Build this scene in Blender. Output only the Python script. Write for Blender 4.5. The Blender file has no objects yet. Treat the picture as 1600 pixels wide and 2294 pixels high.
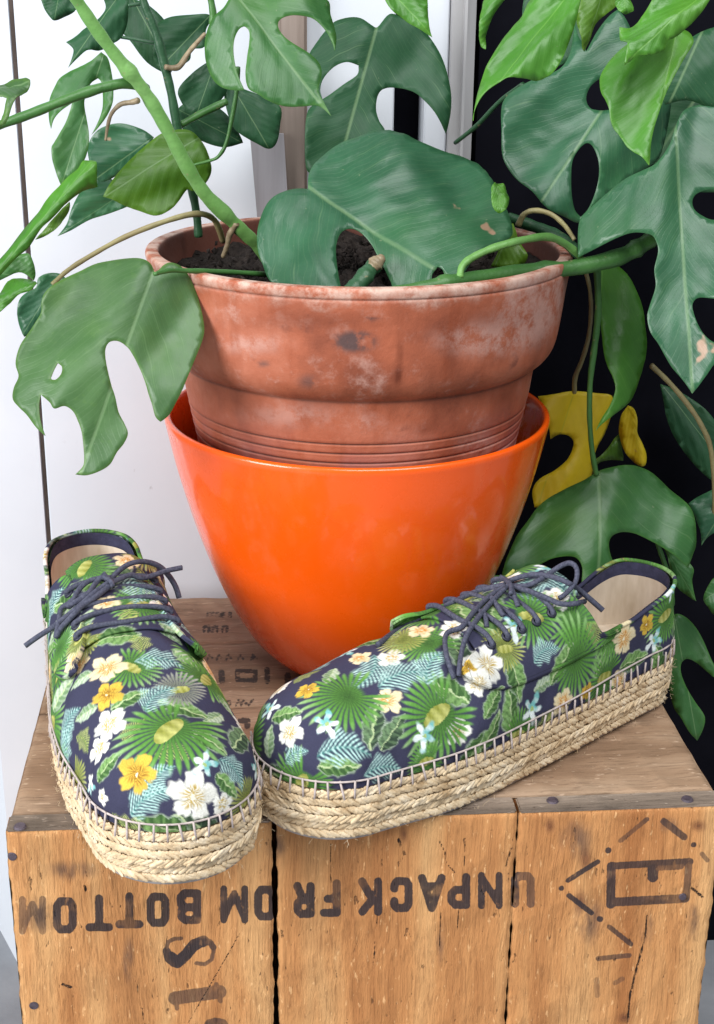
import bpy, bmesh, math, random
import numpy as np
from mathutils import Vector, Matrix
from mathutils.bvhtree import BVHTree
from mathutils.geometry import delaunay_2d_cdt

SC = bpy.context.scene
COL = SC.collection
random.seed(7)
RNG = np.random.default_rng(11)

# ------------------------------------------------------------------ camera
F_PX = 3150.0                                   # focal length in photo pixels (photo 1600 x 2294)
CAM = np.array([-.0677, -.6656, .4334])
YAW, PITCH, ROLL = .0858, .3604, .012
_cy, _sy, _cp, _sp = math.cos(YAW), math.sin(YAW), math.cos(PITCH), math.sin(PITCH)
_F = np.array([_sy * _cp, _cy * _cp, -_sp]); _R = np.array([_cy, -_sy, 0.0]); _U = np.cross(_R, _F)
_cr, _sr = math.cos(ROLL), math.sin(ROLL)
CAM_R = _cr * _R + _sr * _U; CAM_U = -_sr * _R + _cr * _U; CAM_F = _F
cam_data = bpy.data.cameras.new('camera'); cam = bpy.data.objects.new('camera', cam_data); COL.objects.link(cam)
cam_data.sensor_fit = 'VERTICAL'; cam_data.sensor_height = 24.0; cam_data.lens = F_PX / 2294 * 24.0
cam_data.clip_start = .02; cam_data.clip_end = 100
cam.matrix_world = Matrix(((CAM_R[0], CAM_U[0], -_F[0], CAM[0]), (CAM_R[1], CAM_U[1], -_F[1], CAM[1]),
                           (CAM_R[2], CAM_U[2], -_F[2], CAM[2]), (0, 0, 0, 1)))
SC.camera = cam

# ------------------------------------------------------------------ light
world = bpy.data.worlds.new('World'); SC.world = world; world.use_nodes = True
world.node_tree.nodes['Background'].inputs[0].default_value = (.80, .90, 1.0, 1)
world.node_tree.nodes['Background'].inputs[1].default_value = .29
def area(name, loc, target, sx, sy, power, color):
    d = bpy.data.lights.new(name, 'AREA'); d.shape = 'RECTANGLE'; d.size = sx; d.size_y = sy; d.energy = power; d.color = color
    o = bpy.data.objects.new(name, d); COL.objects.link(o); o.location = loc
    o.rotation_euler = (Vector(target) - Vector(loc)).to_track_quat('-Z', 'Y').to_euler()
    return o
area('window_light', (-1.80, -1.05, .85), (0, .1, .08), 1.2, 1.4, 64, (.97, .985, 1.0))
area('skylight', (.40, -1.10, 1.95), (0, .12, .1), 1.7, 1.3, 48, (.97, .985, 1.0))
SC.view_settings.view_transform = 'Standard'; SC.view_settings.look = 'None'
SC.view_settings.exposure = 0.12; SC.view_settings.gamma = 1.0; SC.view_settings.use_curve_mapping = False
SC.cycles.max_bounces = 8

# ------------------------------------------------------------------ helpers
def ray(u, v):
    return CAM_R * ((u - 800) / F_PX) - CAM_U * ((v - 1147) / F_PX) + CAM_F
def ony(u, v, y):
    d = ray(u, v); return CAM + d * ((y - CAM[1]) / d[1])
def onz(u, v, z):
    d = ray(u, v); return CAM + d * ((z - CAM[2]) / d[2])
def project(P):
    d = np.asarray(P, float) - CAM
    z = d @ CAM_F
    return np.stack([800 + F_PX * (d @ CAM_R) / z, 1147 - F_PX * (d @ CAM_U) / z], -1)
def srgb(r, g, b):
    f = lambda c: (c / 255 / 12.92) if c <= 10 else ((c / 255 + .055) / 1.055) ** 2.4
    return (f(r), f(g), f(b))
def tag(o, label=None, cat=None, group=None, kind=None):
    for k, v in (('label', label), ('category', cat), ('group', group), ('kind', kind)):
        if v: o[k] = v
    return o
def empty(name, loc=(0, 0, 0), rz=0):
    o = bpy.data.objects.new(name, None); o.empty_display_size = .02; COL.objects.link(o)
    o.location = loc; o.rotation_euler = (0, 0, rz); return o
def mesh(name, verts, faces, mat=None, parent=None, smooth=True):
    m = bpy.data.meshes.new(name)
    m.from_pydata(np.asarray(verts, float).tolist(), [], faces if isinstance(faces, list) else faces.tolist())
    if smooth: m.polygons.foreach_set('use_smooth', np.ones(len(m.polygons), bool))
    m.update()
    o = bpy.data.objects.new(name, m); COL.objects.link(o)
    if mat: m.materials.append(mat)
    if parent: o.parent = parent
    return o
def from_bm(name, bm, mat=None, parent=None, smooth=False):
    m = bpy.data.meshes.new(name); bm.to_mesh(m); bm.free()
    if smooth: m.polygons.foreach_set('use_smooth', np.ones(len(m.polygons), bool))
    o = bpy.data.objects.new(name, m); COL.objects.link(o)
    if mat: m.materials.append(mat)
    if parent: o.parent = parent
    return o
def box(name, lo, hi, mat, parent=None, bevel=.0015):
    bm = bmesh.new(); bmesh.ops.create_cube(bm, size=1)
    for v in bm.verts:
        v.co = Vector([(lo[i] + hi[i]) / 2 + v.co[i] * (hi[i] - lo[i]) for i in range(3)])
    if bevel: bmesh.ops.bevel(bm, geom=bm.edges[:], offset=bevel, segments=2, affect='EDGES')
    return from_bm(name, bm, mat, parent)
def prism(name, pts, z0, z1, mat, parent=None, bevel=0):
    bm = bmesh.new(); b = [bm.verts.new((x, y, z0)) for x, y in pts]; t = [bm.verts.new((x, y, z1)) for x, y in pts]
    n = len(pts); bm.faces.new(b[::-1]); bm.faces.new(t)
    for i in range(n): bm.faces.new((b[i], b[(i + 1) % n], t[(i + 1) % n], t[i]))
    bmesh.ops.recalc_face_normals(bm, faces=bm.faces[:])
    if bevel: bmesh.ops.bevel(bm, geom=bm.edges[:], offset=bevel, segments=2, affect='EDGES')
    return from_bm(name, bm, mat, parent)
def lathe(name, prof, mat, parent=None, n=128, wob=0.0):
    prof = np.asarray(prof, float); th = np.linspace(0, 2 * np.pi, n, endpoint=False)
    k = len(prof)
    V = np.zeros((k, n, 3)); rr = prof[:, 0][:, None] * (1 + wob * (np.sin(2 * th + .6) + .6 * np.sin(3 * th + 2))[None])
    V[..., 0] = rr * np.cos(th); V[..., 1] = rr * np.sin(th); V[..., 2] = prof[:, 1][:, None]
    i = np.arange(k - 1)[:, None]; j = np.arange(n)[None]; j2 = (j + 1) % n
    Fc = np.stack([i * n + j, i * n + j2, (i + 1) * n + j2, (i + 1) * n + j], -1).reshape(-1, 4)
    return mesh(name, V.reshape(-1, 3), Fc, mat, parent)
def smooth_prof(pts, m=6):
    pts = np.asarray(pts, float); return catmull(pts, m, closed=False)
def catmull(P, m=8, closed=False, sharp=None):
    P = np.asarray(P, float); n = len(P); out = []
    idx = (lambda i: i % n) if closed else (lambda i: min(max(i, 0), n - 1))
    segs = n if closed else n - 1
    for i in range(segs):
        p0, p1, p2, p3 = P[idx(i - 1)], P[idx(i)], P[idx(i + 1)], P[idx(i + 2)]
        t1 = (p2 - p0) * .5; t2 = (p3 - p1) * .5
        L = np.linalg.norm(p2 - p1)
        if sharp is not None:
            if sharp[idx(i)]: t1 = (p2 - p1) * .6
            if sharp[idx(i + 1)]: t2 = (p2 - p1) * .6
        for t in (t1, t2):
            l = np.linalg.norm(t)
            if l > 1.3 * L and l > 0: t *= 1.3 * L / l
        for k in range(m):
            t = k / m
            out.append((2 * t**3 - 3 * t**2 + 1) * p1 + (t**3 - 2 * t**2 + t) * t1 + (-2 * t**3 + 3 * t**2) * p2 + (t**3 - t**2) * t2)
    if not closed: out.append(P[-1])
    return np.array(out)
def tube(name, path, rad, mat, parent=None, n=8, closed=False, cap=True, flat=1.0):
    P = np.asarray(path, float); k = len(P)
    rad = np.full(k, rad) if np.isscalar(rad) else np.interp(np.linspace(0, 1, k), np.linspace(0, 1, len(rad)), rad)
    T = np.roll(P, -1, 0) - np.roll(P, 1, 0) if closed else np.gradient(P, axis=0)
    T /= np.linalg.norm(T, axis=1)[:, None] + 1e-12
    ref = np.array([0, 0, 1.0]) if abs(T[0][2]) < .9 else np.array([1.0, 0, 0])
    N = np.zeros_like(P); nn = ref - T[0] * (ref @ T[0]); nn /= np.linalg.norm(nn); N[0] = nn
    for i in range(1, k):
        nn = N[i - 1] - T[i] * (N[i - 1] @ T[i]); l = np.linalg.norm(nn); N[i] = nn / l if l > 1e-9 else N[i - 1]
    B = np.cross(T, N); th = np.linspace(0, 2 * np.pi, n, endpoint=False)
    V = P[:, None] + rad[:, None, None] * (np.cos(th)[None, :, None] * N[:, None] + flat * np.sin(th)[None, :, None] * B[:, None])
    kk = k if closed else k - 1
    i = np.arange(kk)[:, None]; j = np.arange(n)[None]; j2 = (j + 1) % n; i2 = (i + 1) % k
    Fc = np.stack([i * n + j, i * n + j2, i2 * n + j2, i2 * n + j], -1).reshape(-1, 4).tolist()
    if cap and not closed:
        Fc.append(list(range(n))[::-1]); Fc.append([(k - 1) * n + q for q in range(n)])
    if name is None: return V.reshape(-1, 3), Fc
    return mesh(name, V.reshape(-1, 3), Fc, mat, parent)
def grid_faces(na, nb, wrap=False):
    i = np.arange(na if wrap else na - 1)[:, None]; j = np.arange(nb - 1)[None]; i2 = (i + 1) % na
    return np.stack([i * nb + j, i2 * nb + j, i2 * nb + j + 1, i * nb + j + 1], -1).reshape(-1, 4)
def fattr(o, name, arr):
    a = o.data.attributes.new(name, 'FLOAT', 'POINT'); a.data.foreach_set('value', np.asarray(arr, np.float32))
def cattr(o, name, arr):
    a = o.data.color_attributes.new(name, 'FLOAT_COLOR', 'POINT')
    c = np.ones((len(arr), 4), np.float32); c[:, :3] = arr; a.data.foreach_set('color', c.ravel())

# ------------------------------------------------------------------ material helper
class NT:
    def __init__(s, name):
        s.m = bpy.data.materials.new(name); s.m.use_nodes = True; s.t = s.m.node_tree
        s.n = s.t.nodes; s.b = s.n['Principled BSDF']; s.out = s.n['Material Output']
        s.co = s.n.new('ShaderNodeTexCoord')
    def link(s, a, b): s.t.links.new(a, b)
    def setv(s, sock, v):
        if isinstance(v, bpy.types.NodeSocket): s.link(v, sock)
        else: sock.default_value = v
    def mapping(s, scale=(1, 1, 1), rot=(0, 0, 0), loc=(0, 0, 0), src=None):
        m = s.n.new('ShaderNodeMapping'); s.link(src or s.co.outputs['Object'], m.inputs[0])
        m.inputs['Scale'].default_value = scale; m.inputs['Rotation'].default_value = rot; m.inputs['Location'].default_value = loc
        return m.outputs[0]
    def noise(s, vec=None, scale=5, detail=4, rough=.55, dist=0, color=False):
        n = s.n.new('ShaderNodeTexNoise'); s.link(vec or s.co.outputs['Object'], n.inputs['Vector'])
        n.inputs['Scale'].default_value = scale; n.inputs['Detail'].default_value = detail
        n.inputs['Roughness'].default_value = rough; n.inputs['Distortion'].default_value = dist
        return n.outputs['Color' if color else 'Fac']
    def wave(s, vec, scale, dist=2, detail=2, dscale=1, direction='X'):
        n = s.n.new('ShaderNodeTexWave'); s.link(vec, n.inputs['Vector']); n.bands_direction = direction
        n.inputs['Scale'].default_value = scale; n.inputs['Distortion'].default_value = dist
        n.inputs['Detail'].default_value = detail; n.inputs['Detail Scale'].default_value = dscale
        return n.outputs['Fac']
    def voronoi(s, vec, scale, feature='F1', out='Distance'):
        n = s.n.new('ShaderNodeTexVoronoi'); s.link(vec, n.inputs['Vector']); n.inputs['Scale'].default_value = scale
        n.feature = feature; return n.outputs[out]
    def ramp(s, fac, stops):
        r = s.n.new('ShaderNodeValToRGB'); s.link(fac, r.inputs[0]); e = r.color_ramp.elements
        while len(e) < len(stops): e.new(.5)
        for el, (p, c) in zip(e, stops):
            el.position = p; el.color = (*(c if not np.isscalar(c) else (c, c, c)), 1)
        return r.outputs[0]
    def math(s, op, a, b=0.0, c=0.0, clamp=False):
        n = s.n.new('ShaderNodeMath'); n.operation = op; n.use_clamp = clamp
        s.setv(n.inputs[0], a); s.setv(n.inputs[1], b); s.setv(n.inputs[2], c); return n.outputs[0]
    def step(s, x, lo, hi):
        n = s.n.new('ShaderNodeMapRange'); n.interpolation_type = 'SMOOTHSTEP'; s.setv(n.inputs[0], x)
        n.inputs[1].default_value = lo; n.inputs[2].default_value = hi; return n.outputs[0]
    def mix(s, fac, a, b, mode='MIX'):
        n = s.n.new('ShaderNodeMix'); n.data_type = 'RGBA'; n.blend_type = mode; n.clamp_factor = True
        s.setv(n.inputs[0], fac)
        for k, v in ((6, a), (7, b)):
            s.setv(n.inputs[k], v if isinstance(v, bpy.types.NodeSocket) else (*v, 1))
        return n.outputs[2]
    def attr(s, name, out='Fac'):
        n = s.n.new('ShaderNodeAttribute'); n.attribute_name = name; return n.outputs[out]
    def bump(s, h, strength=.3, dist=.002, prev=None):
        n = s.n.new('ShaderNodeBump'); s.link(h, n.inputs['Height']); n.inputs['Strength'].default_value = strength
        n.inputs['Distance'].default_value = dist
        if prev: s.link(prev, n.inputs['Normal'])
        return n.outputs[0]
    def done(s, color=None, rough=.5, normal=None, spec=.5, coat=0, **kw):
        if color is not None: s.setv(s.b.inputs['Base Color'], color if isinstance(color, bpy.types.NodeSocket) else (*color, 1))
        s.setv(s.b.inputs['Roughness'], rough); s.b.inputs['Specular IOR Level'].default_value = spec
        s.b.inputs['Coat Weight'].default_value = coat; s.b.inputs['Coat Roughness'].default_value = .06
        if normal: s.link(normal, s.b.inputs['Normal'])
        for k, v in kw.items(): s.setv(s.b.inputs[k.replace('_', ' ')], v)
        return s.m
def simple(name, col, rough=.6, spec=.4, nscale=0, namp=.15, bumps=0):
    t = NT(name)
    if not nscale: return t.done(col, rough, spec=spec)
    f = t.noise(scale=nscale, detail=5)
    c = t.ramp(f, [(.25, tuple(x * (1 - namp) for x in col)), (.75, tuple(min(1, x * (1 + namp)) for x in col))])
    nm = t.bump(t.noise(scale=nscale * 6, detail=4), bumps, .001) if bumps else None
    return t.done(c, rough, nm, spec)

M = {}
def make_materials():
    # white painted boards: faint grime and brush unevenness
    t = NT('white_paint'); f = t.noise(scale=5, detail=6, rough=.6); g = t.noise(t.mapping((60, 60, 6)), 1, 4)
    c = t.ramp(f, [(.3, (.62, .645, .69)), (.7, (.70, .72, .755))])
    sp = t.step(t.noise(scale=75, detail=3), .70, .78); sp2 = t.step(t.noise(scale=7, detail=2), .52, .66)
    c = t.mix(t.math('MULTIPLY', t.math('MULTIPLY', sp, sp2), .45), c, (.22, .20, .19))
    M['white'] = t.done(c, .45, t.bump(g, .12, .001), .4)
    M['gap'] = simple('dark_joint', (.17, .13, .11), .9, .1, 30, .4)
    M['black'] = simple('black_wall', (.006, .006, .009), .95, .04, 12, .5)
    t = NT('grey_floor'); f = t.noise(scale=9, detail=8, rough=.65)
    M['floor'] = t.done(t.ramp(f, [(.3, (.22, .23, .25)), (.7, (.33, .34, .36))]), .8, t.bump(t.noise(scale=80, detail=6), .25, .002), .2)
    t = NT('post_paint'); f = t.noise(t.mapping((20, 20, 2)), 2, 5)
    M['post'] = t.done(t.ramp(f, [(.3, (.36, .35, .35)), (.7, (.46, .45, .45))]), .55)
    t = NT('brown_stake'); f = t.noise(t.mapping((90, 90, 6)), 1, 5)
    M['stake'] = t.done(t.ramp(f, [(.3, (.20, .15, .12)), (.7, (.33, .26, .22))]), .75, t.bump(f, .3, .001))
    t = NT('grey_slat'); f = t.noise(t.mapping((90, 90, 6)), 1, 5)
    M['slat'] = t.done(t.ramp(f, [(.3, (.25, .23, .24)), (.7, (.36, .34, .36))]), .75, t.bump(f, .3, .001))

    # crate front wood with stencil ink, cracks and knots read from vertex distances (mm)
    def wood(name, c_lo, c_mid, c_hi, along, bump=.45, grime=.35, pore=1.0):
        t = NT(name)
        sc = {'z': (1, 1, .07), 'x': (.07, 1, 1)}[along]
        v = t.mapping(sc); wob = t.noise(scale=9, detail=2, color=True)
        vv = t.n.new('ShaderNodeMix'); vv.data_type = 'VECTOR'; vv.inputs[0].default_value = .012
        t.link(v, vv.inputs[4]); t.link(wob, vv.inputs[5]); v2 = vv.outputs[1]
        big = t.noise(v2, 42, 3, .5); fine = t.noise(v2, 620, 5, .7); blot = t.noise(scale=13, detail=5, rough=.6)
        c = t.ramp(big, [(.30, c_lo), (.5, c_mid), (.72, c_hi)])
        c = t.mix(t.math('MULTIPLY', t.step(fine, .48, .68), .42), c, tuple(x * .5 for x in c_lo))
        c = t.mix(t.math('MULTIPLY', t.step(blot, .50, .72), grime), c, tuple(x * .42 for x in c_lo))
        # scuffs: small pale fibres and dark pits
        sv = t.mapping({'z': (1, 1, .28), 'x': (.28, 1, 1)}[along])
        sc1 = t.step(t.noise(sv, 380, 3, .6), .62, .70); sc2 = t.step(t.noise(sv, 300, 3, .6, 0), .335, .28)
        c = t.mix(t.math('MULTIPLY', sc1, .5), c, tuple(min(1, x * 1.35 + .06) for x in c_hi))
        c = t.mix(t.math('MULTIPLY', sc2, .55 * pore), c, (.05, .022, .012))
        h = t.math('ADD', t.math('MULTIPLY', fine, .6), t.math('MULTIPLY', t.noise(sv, 150, 4), .9))
        h = t.math('SUBTRACT', h, t.math('MULTIPLY', sc2, .6))
        return t, c, h
    t, c, h = wood('crate_wood', srgb(164, 104, 58), srgb(202, 142, 88), srgb(222, 172, 116), 'z')
    # rough paler zone towards the left end, as worn there
    knot = t.attr('knot'); kn = t.step(knot, 1.0, .0)
    kring = t.math('SINE', t.math('MULTIPLY', t.math('ADD', knot, t.math('MULTIPLY', t.noise(scale=160), .5)), 26.0))
    kc = t.mix(t.math('MULTIPLY', t.math('ADD', kring, 1.0), .3), (.13, .045, .022), (.27, .10, .04))
    c = t.mix(t.math('MULTIPLY', kn, .85), c, kc)
    stn = t.math('MULTIPLY', t.step(t.attr('stain'), 1.0, .2), t.step(t.noise(t.mapping((1, 1, .3)), 120, 4), .32, .62))
    c = t.mix(t.math('MULTIPLY', stn, .75), c, (.09, .055, .045))
    crk = t.math('ADD', t.attr('crack'), t.math('MULTIPLY', t.math('SUBTRACT', t.noise(scale=420), .5), 1.3))
    ck = t.math('MULTIPLY', t.step(crk, .25, -.3), t.step(t.noise(t.mapping((1, 1, .5)), 130, 3), .36, .52))
    c = t.mix(ck, c, (.022, .010, .007))
    ink = t.math('ADD', t.attr('ink'), t.math('MULTIPLY', t.math('SUBTRACT', t.noise(scale=520, detail=3), .5), .9))
    inkm = t.step(ink, .22, -.22)
    wear = t.step(t.noise(t.mapping((1, 1, .45)), 210, 5, .68), .76, .60)
    wear2 = t.step(t.noise(scale=38, detail=3), .80, .52)
    fade = t.attr('fade')
    w = t.math('MULTIPLY', t.math('MULTIPLY', inkm, t.math('MAXIMUM', t.math('MULTIPLY', wear, wear2), .74)), fade)
    c = t.mix(w, c, (.020, .020, .028))
    h2 = t.math('SUBTRACT', h, t.math('MULTIPLY', ck, 1.4))
    M['wood'] = t.done(c, .66, t.bump(h2, .95, .0018), .3)
    t, c, h = wood('crate_top_wood', srgb(118, 90, 68), srgb(160, 130, 104), srgb(184, 156, 130), 'x', grime=.5, pore=.6)
    ink = t.math('ADD', t.attr('ink'), t.math('MULTIPLY', t.math('SUBTRACT', t.noise(scale=420, detail=3), .5), 1.6))
    w = t.math('MULTIPLY', t.math('MULTIPLY', t.step(ink, .35, -.35), t.step(t.noise(scale=210, detail=4), .72, .52)), .9)
    c = t.mix(w, c, (.03, .024, .024))
    M['wood_top'] = t.done(c, .68, t.bump(h, .4, .0012), .3)
    t, c, h = wood('crate_end_grain', srgb(96, 84, 74), srgb(136, 120, 106), srgb(166, 148, 132), 'x', grime=.6)
    M['wood_end'] = t.done(c, .8, t.bump(h, .6, .0016), .2)
    M['wood_side'] = simple('crate_side_wood', srgb(176, 116, 66), .7, .3, 30, .25, .3)
    M['nail'] = simple('rusty_nail', (.075, .055, .07), .55, .5, 300, .5, .5)

    # orange glazed ceramic
    t = NT('orange_glaze'); f = t.noise(scale=6, detail=3)
    c = t.ramp(f, [(.3, (.93, .100, .002)), (.7, (.96, .115, .003))])
    sp = t.step(t.noise(scale=95, detail=1), .775, .80)
    c = t.mix(t.math('MULTIPLY', sp, .5), c, (.95, .32, .09))
    dst = t.math('MULTIPLY', t.step(t.noise(t.mapping((1, 1, .5)), 38, 6, .7), .52, .78), .10); c = t.mix(dst, c, (.75, .42, .25))
    M['orange'] = t.done(c, t.ramp(t.noise(scale=45, detail=6, rough=.7), [(.3, .20), (.7, .34)]), t.bump(t.noise(scale=12, detail=2), .03, .002), .5, coat=.5)

    # terracotta with lime bloom, water marks, crusted rim and shade painted on the inner wall
    t = NT('terracotta'); zz = t.n.new('ShaderNodeSeparateXYZ'); t.link(t.co.outputs['Object'], zz.inputs[0]); Z = zz.outputs[2]
    f = t.noise(scale=16, detail=6, rough=.6); g = t.noise(scale=55, detail=6, rough=.7); st = t.noise(t.mapping((1, 1, .12)), 60, 4, .6)
    c = t.ramp(f, [(.28, srgb(122, 62, 42)), (.5, srgb(168, 92, 64)), (.74, srgb(192, 120, 94))])
    c = t.mix(t.math('MULTIPLY', t.step(st, .52, .72), .5), c, srgb(146, 70, 40))
    bl = t.math('MULTIPLY', t.step(g, .50, .72), t.step(t.noise(scale=11, detail=4, dist=1.0), .42, .62))
    c = t.mix(t.math('MULTIPLY', bl, .6), c, srgb(206, 166, 152))
    zone = t.step(Z, .045, .10)
    c = t.mix(t.math('MULTIPLY', t.math('MULTIPLY', t.step(Z, .125, .06), t.step(t.noise(scale=20, detail=4), .40, .65)), .55), c, srgb(168, 128, 134))
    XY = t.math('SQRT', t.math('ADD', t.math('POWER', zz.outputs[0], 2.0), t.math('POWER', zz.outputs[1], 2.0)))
    inner_shade = t.math('MULTIPLY', t.step(XY, .1232, .1218), t.step(Z, .146, .150)); c = t.mix(t.math('MULTIPLY', inner_shade, .85), c, srgb(84, 50, 42))  # shade inside the pot mouth, painted as darker brown on the inner wall
    rimz = t.math('ADD', Z, t.math('MULTIPLY', t.math('SUBTRACT', t.noise(scale=34, detail=5, rough=.7), .5), .030))
    rimm = t.math('MULTIPLY', t.step(rimz, .186, .199), t.math('MULTIPLY', t.step(t.noise(scale=60, detail=5, rough=.7), .36, .60), t.math('SUBTRACT', 1.0, inner_shade)))
    c = t.mix(t.math('MULTIPLY', rimm, .8), c, srgb(216, 188, 172))
    dk = t.math('MULTIPLY', t.step(t.noise(scale=28, detail=5, rough=.7), .60, .72), .65)
    c = t.mix(dk, c, srgb(112, 64, 52))
    gr = t.attr('groove'); c = t.mix(t.math('MULTIPLY', gr, .85), c, (.035, .018, .016))
    mk = t.math('MULTIPLY', t.step(t.attr('smudge'), .15, .7), t.step(t.noise(scale=130, detail=4), .34, .54)); c = t.mix(mk, c, (.10, .055, .05))
    lm = t.math('MULTIPLY', t.step(t.attr('lime'), .12, .8), t.step(t.noise(scale=70, detail=6, rough=.75), .36, .58)); c = t.mix(t.math('MULTIPLY', lm, .55), c, srgb(206, 170, 158))
    dr = t.attr('drip'); c = t.mix(t.math('MULTIPLY', dr, .9), c, srgb(96, 40, 20))
    nm = t.bump(t.math('ADD', t.noise(scale=180, detail=6, rough=.7), t.math('MULTIPLY', g, .8)), .35, .0012)
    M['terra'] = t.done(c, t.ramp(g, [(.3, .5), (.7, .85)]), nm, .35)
    t = NT('potting_soil'); f = t.noise(scale=120, detail=8, rough=.75)
    M['soil'] = t.done(t.ramp(f, [(.35, (.012, .009, .008)), (.6, (.05, .038, .032)), (.75, (.13, .11, .10))]), .95, t.bump(f, 1, .004), .2)

    # leaves: u along the midrib, v across
    def leaf(name, lo, hi, edge, rough=.34, trans=.10, blem=0.0, spec=.5, vein=(.22, .34, .16)):
        t = NT(name); u = t.attr('lu'); v = t.attr('lv'); av = t.math('ABSOLUTE', v)
        f = t.noise(scale=28, detail=5, rough=.6); f2 = t.noise(scale=240, detail=4)
        c = t.ramp(f, [(.28, lo), (.72, hi)])
        wob = t.math('MULTIPLY', t.math('SUBTRACT', t.noise(scale=22, detail=2), .5), 1.5)
        ph = t.math('ADD', t.math('SUBTRACT', t.math('MULTIPLY', u, 6.5), t.math('MULTIPLY', t.math('POWER', av, .85), 3.8)), wob)
        saw = t.math('ABSOLUTE', t.math('SUBTRACT', t.math('FRACT', ph), .5))
        gate = t.step(t.noise(scale=45, detail=2), .42, .62)
        vn = t.math('MULTIPLY', t.math('MULTIPLY', t.step(saw, .05, .0), .20), gate)
        c = t.mix(vn, c, vein)
        mid = t.step(av, .026, .004); c = t.mix(t.math('MULTIPLY', mid, .42), c, vein)
        c = t.mix(t.math('MULTIPLY', t.step(t.attr('le'), .5, .0), .28), c, edge)
        c = t.mix(t.math('MULTIPLY', t.step(f2, .55, .8), .14), c, edge)
        c = t.mix(t.math('MULTIPLY', t.step(t.noise(scale=11, detail=3), .48, .70), .40), c, edge)
        if blem:
            b = t.step(t.noise(t.mapping(loc=(3, 1, 2)), 34, 3), .675, .705)
            c = t.mix(t.math('MULTIPLY', b, blem), c, (.42, .25, .16))
        sp = t.step(t.noise(scale=310, detail=2), .74, .78); c = t.mix(t.math('MULTIPLY', sp, .35), c, (.25, .28, .16))
        saw2 = t.math('ABSOLUTE', t.math('SUBTRACT', t.math('FRACT', t.math('MULTIPLY', ph, 4.0)), .5)); v2 = t.step(saw2, .10, .0)
        c = t.mix(t.math('MULTIPLY', v2, .07), c, vein)
        h = t.math('ADD', t.math('ADD', t.math('MULTIPLY', t.math('SINE', t.math('MULTIPLY', ph, 6.283)), .5), t.math('MULTIPLY', mid, -1.2)), t.math('MULTIPLY', v2, -.25))
        n1 = t.bump(h, .15, .0012); n2 = t.bump(t.noise(scale=24, detail=2), .05, .004, n1)
        n2 = t.bump(t.noise(scale=520, detail=3), .10, .0006, n2)
        rg = t.ramp(t.noise(scale=60, detail=5), [(.3, rough + .02), (.7, rough + .12)])
        t.done(c, rg, n2, spec)
        tr = t.n.new('ShaderNodeBsdfTranslucent'); t.link(t.mix(.5, c, edge), tr.inputs['Color']); t.link(n2, tr.inputs['Normal'])
        mx = t.n.new('ShaderNodeMixShader'); mx.inputs[0].default_value = trans
        t.link(t.b.outputs[0], mx.inputs[1]); t.link(tr.outputs[0], mx.inputs[2]); t.link(mx.outputs[0], t.out.inputs[0])
        return t.m
    M['leaf_dark'] = leaf('leaf_dark_green', (.011, .055, .020), (.022, .090, .036), (.03, .11, .03), .43, .06, spec=.35)
    M['leaf_blue'] = leaf('leaf_deep_green', (.015, .072, .030), (.034, .125, .058), (.045, .16, .05), .30, .06, .85)
    M['leaf_mid'] = leaf('leaf_mid_green', (.026, .105, .024), (.050, .165, .042), (.10, .26, .03), .34, .10)
    M['leaf_pale'] = leaf('leaf_pale_green', (.042, .110, .030), (.078, .170, .052), (.14, .28, .03), .36, .10)
    M['leaf_bright'] = leaf('leaf_young_green', (.042, .165, .014), (.075, .25, .026), (.13, .33, .03), .31, .14, vein=(.2, .42, .08))
    M['leaf_olive'] = leaf('leaf_olive_green', (.045, .13, .006), (.085, .20, .010), (.15, .28, .02), .36, .15)
    M['leaf_yellow'] = leaf('leaf_yellow', (.72, .50, .008), (.88, .64, .014), (.50, .46, .02), .45, .25, .7, vein=(.50, .50, .03))
    def stem(name, lo, hi, sc=40):
        t = NT(name); f = t.noise(scale=sc, detail=5); g = t.noise(scale=400, detail=3)
        c = t.ramp(f, [(.3, lo), (.7, hi)]); sc_ = t.step(t.noise(scale=150, detail=3), .66, .72); c = t.mix(t.math('MULTIPLY', sc_, .5), c, (.30, .24, .13)); c = t.mix(t.math('MULTIPLY', t.step(t.noise(scale=14, detail=3), .5, .7), .4), c, tuple(x * .55 for x in lo))
        return t.done(c, .45, t.bump(t.math('ADD', g, t.noise(scale=120, detail=3)), .35, .0009))
    M['stem_bright'] = stem('stem_bright_green', (.12, .30, .06), (.21, .42, .12))
    M['stem_mid'] = stem('stem_green', (.035, .12, .025), (.068, .19, .040))
    M['stem_dark'] = stem('stem_dark_green', (.014, .060, .022), (.03, .10, .04))
    M['stem_dry'] = stem('stem_dry', (.22, .17, .08), (.34, .30, .13))
    M['root'] = stem('aerial_root', (.16, .11, .06), (.36, .28, .17), 160)

    # shoe materials
    t = NT('printed_canvas'); c = t.attr('print', 'Color')
    wv = t.math('MULTIPLY', t.noise(scale=900, detail=2), 1.0)
    c = t.mix(t.math('MULTIPLY', t.noise(scale=1300, detail=2), .22), c, t.mix(1, c, (.45, .45, .5), 'MULTIPLY'))
    fold = t.noise(scale=42, detail=3)
    M['print'] = t.done(c, .92, t.bump(wv, .35, .0006, t.bump(fold, .25, .003)), .12)
    t = NT('jute'); f = t.noise(scale=90, detail=6, rough=.7); g = t.noise(scale=600, detail=4)
    c = t.ramp(f, [(.3, srgb(176, 146, 108)), (.52, srgb(222, 198, 162)), (.72, srgb(242, 226, 200))])
    M['jute'] = t.done(c, .8, t.bump(g, .6, .0008), .25)
    M['jute_core'] = simple('jute_core', srgb(196, 168, 132), .9, .1, 300, .25, .5)
    M['outsole'] = simple('outsole', (.42, .38, .36), .8, .2, 90, .3)
    M['thread'] = simple('stitch_thread', (.50, .42, .39), .85, .15, 200, .3)
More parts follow.
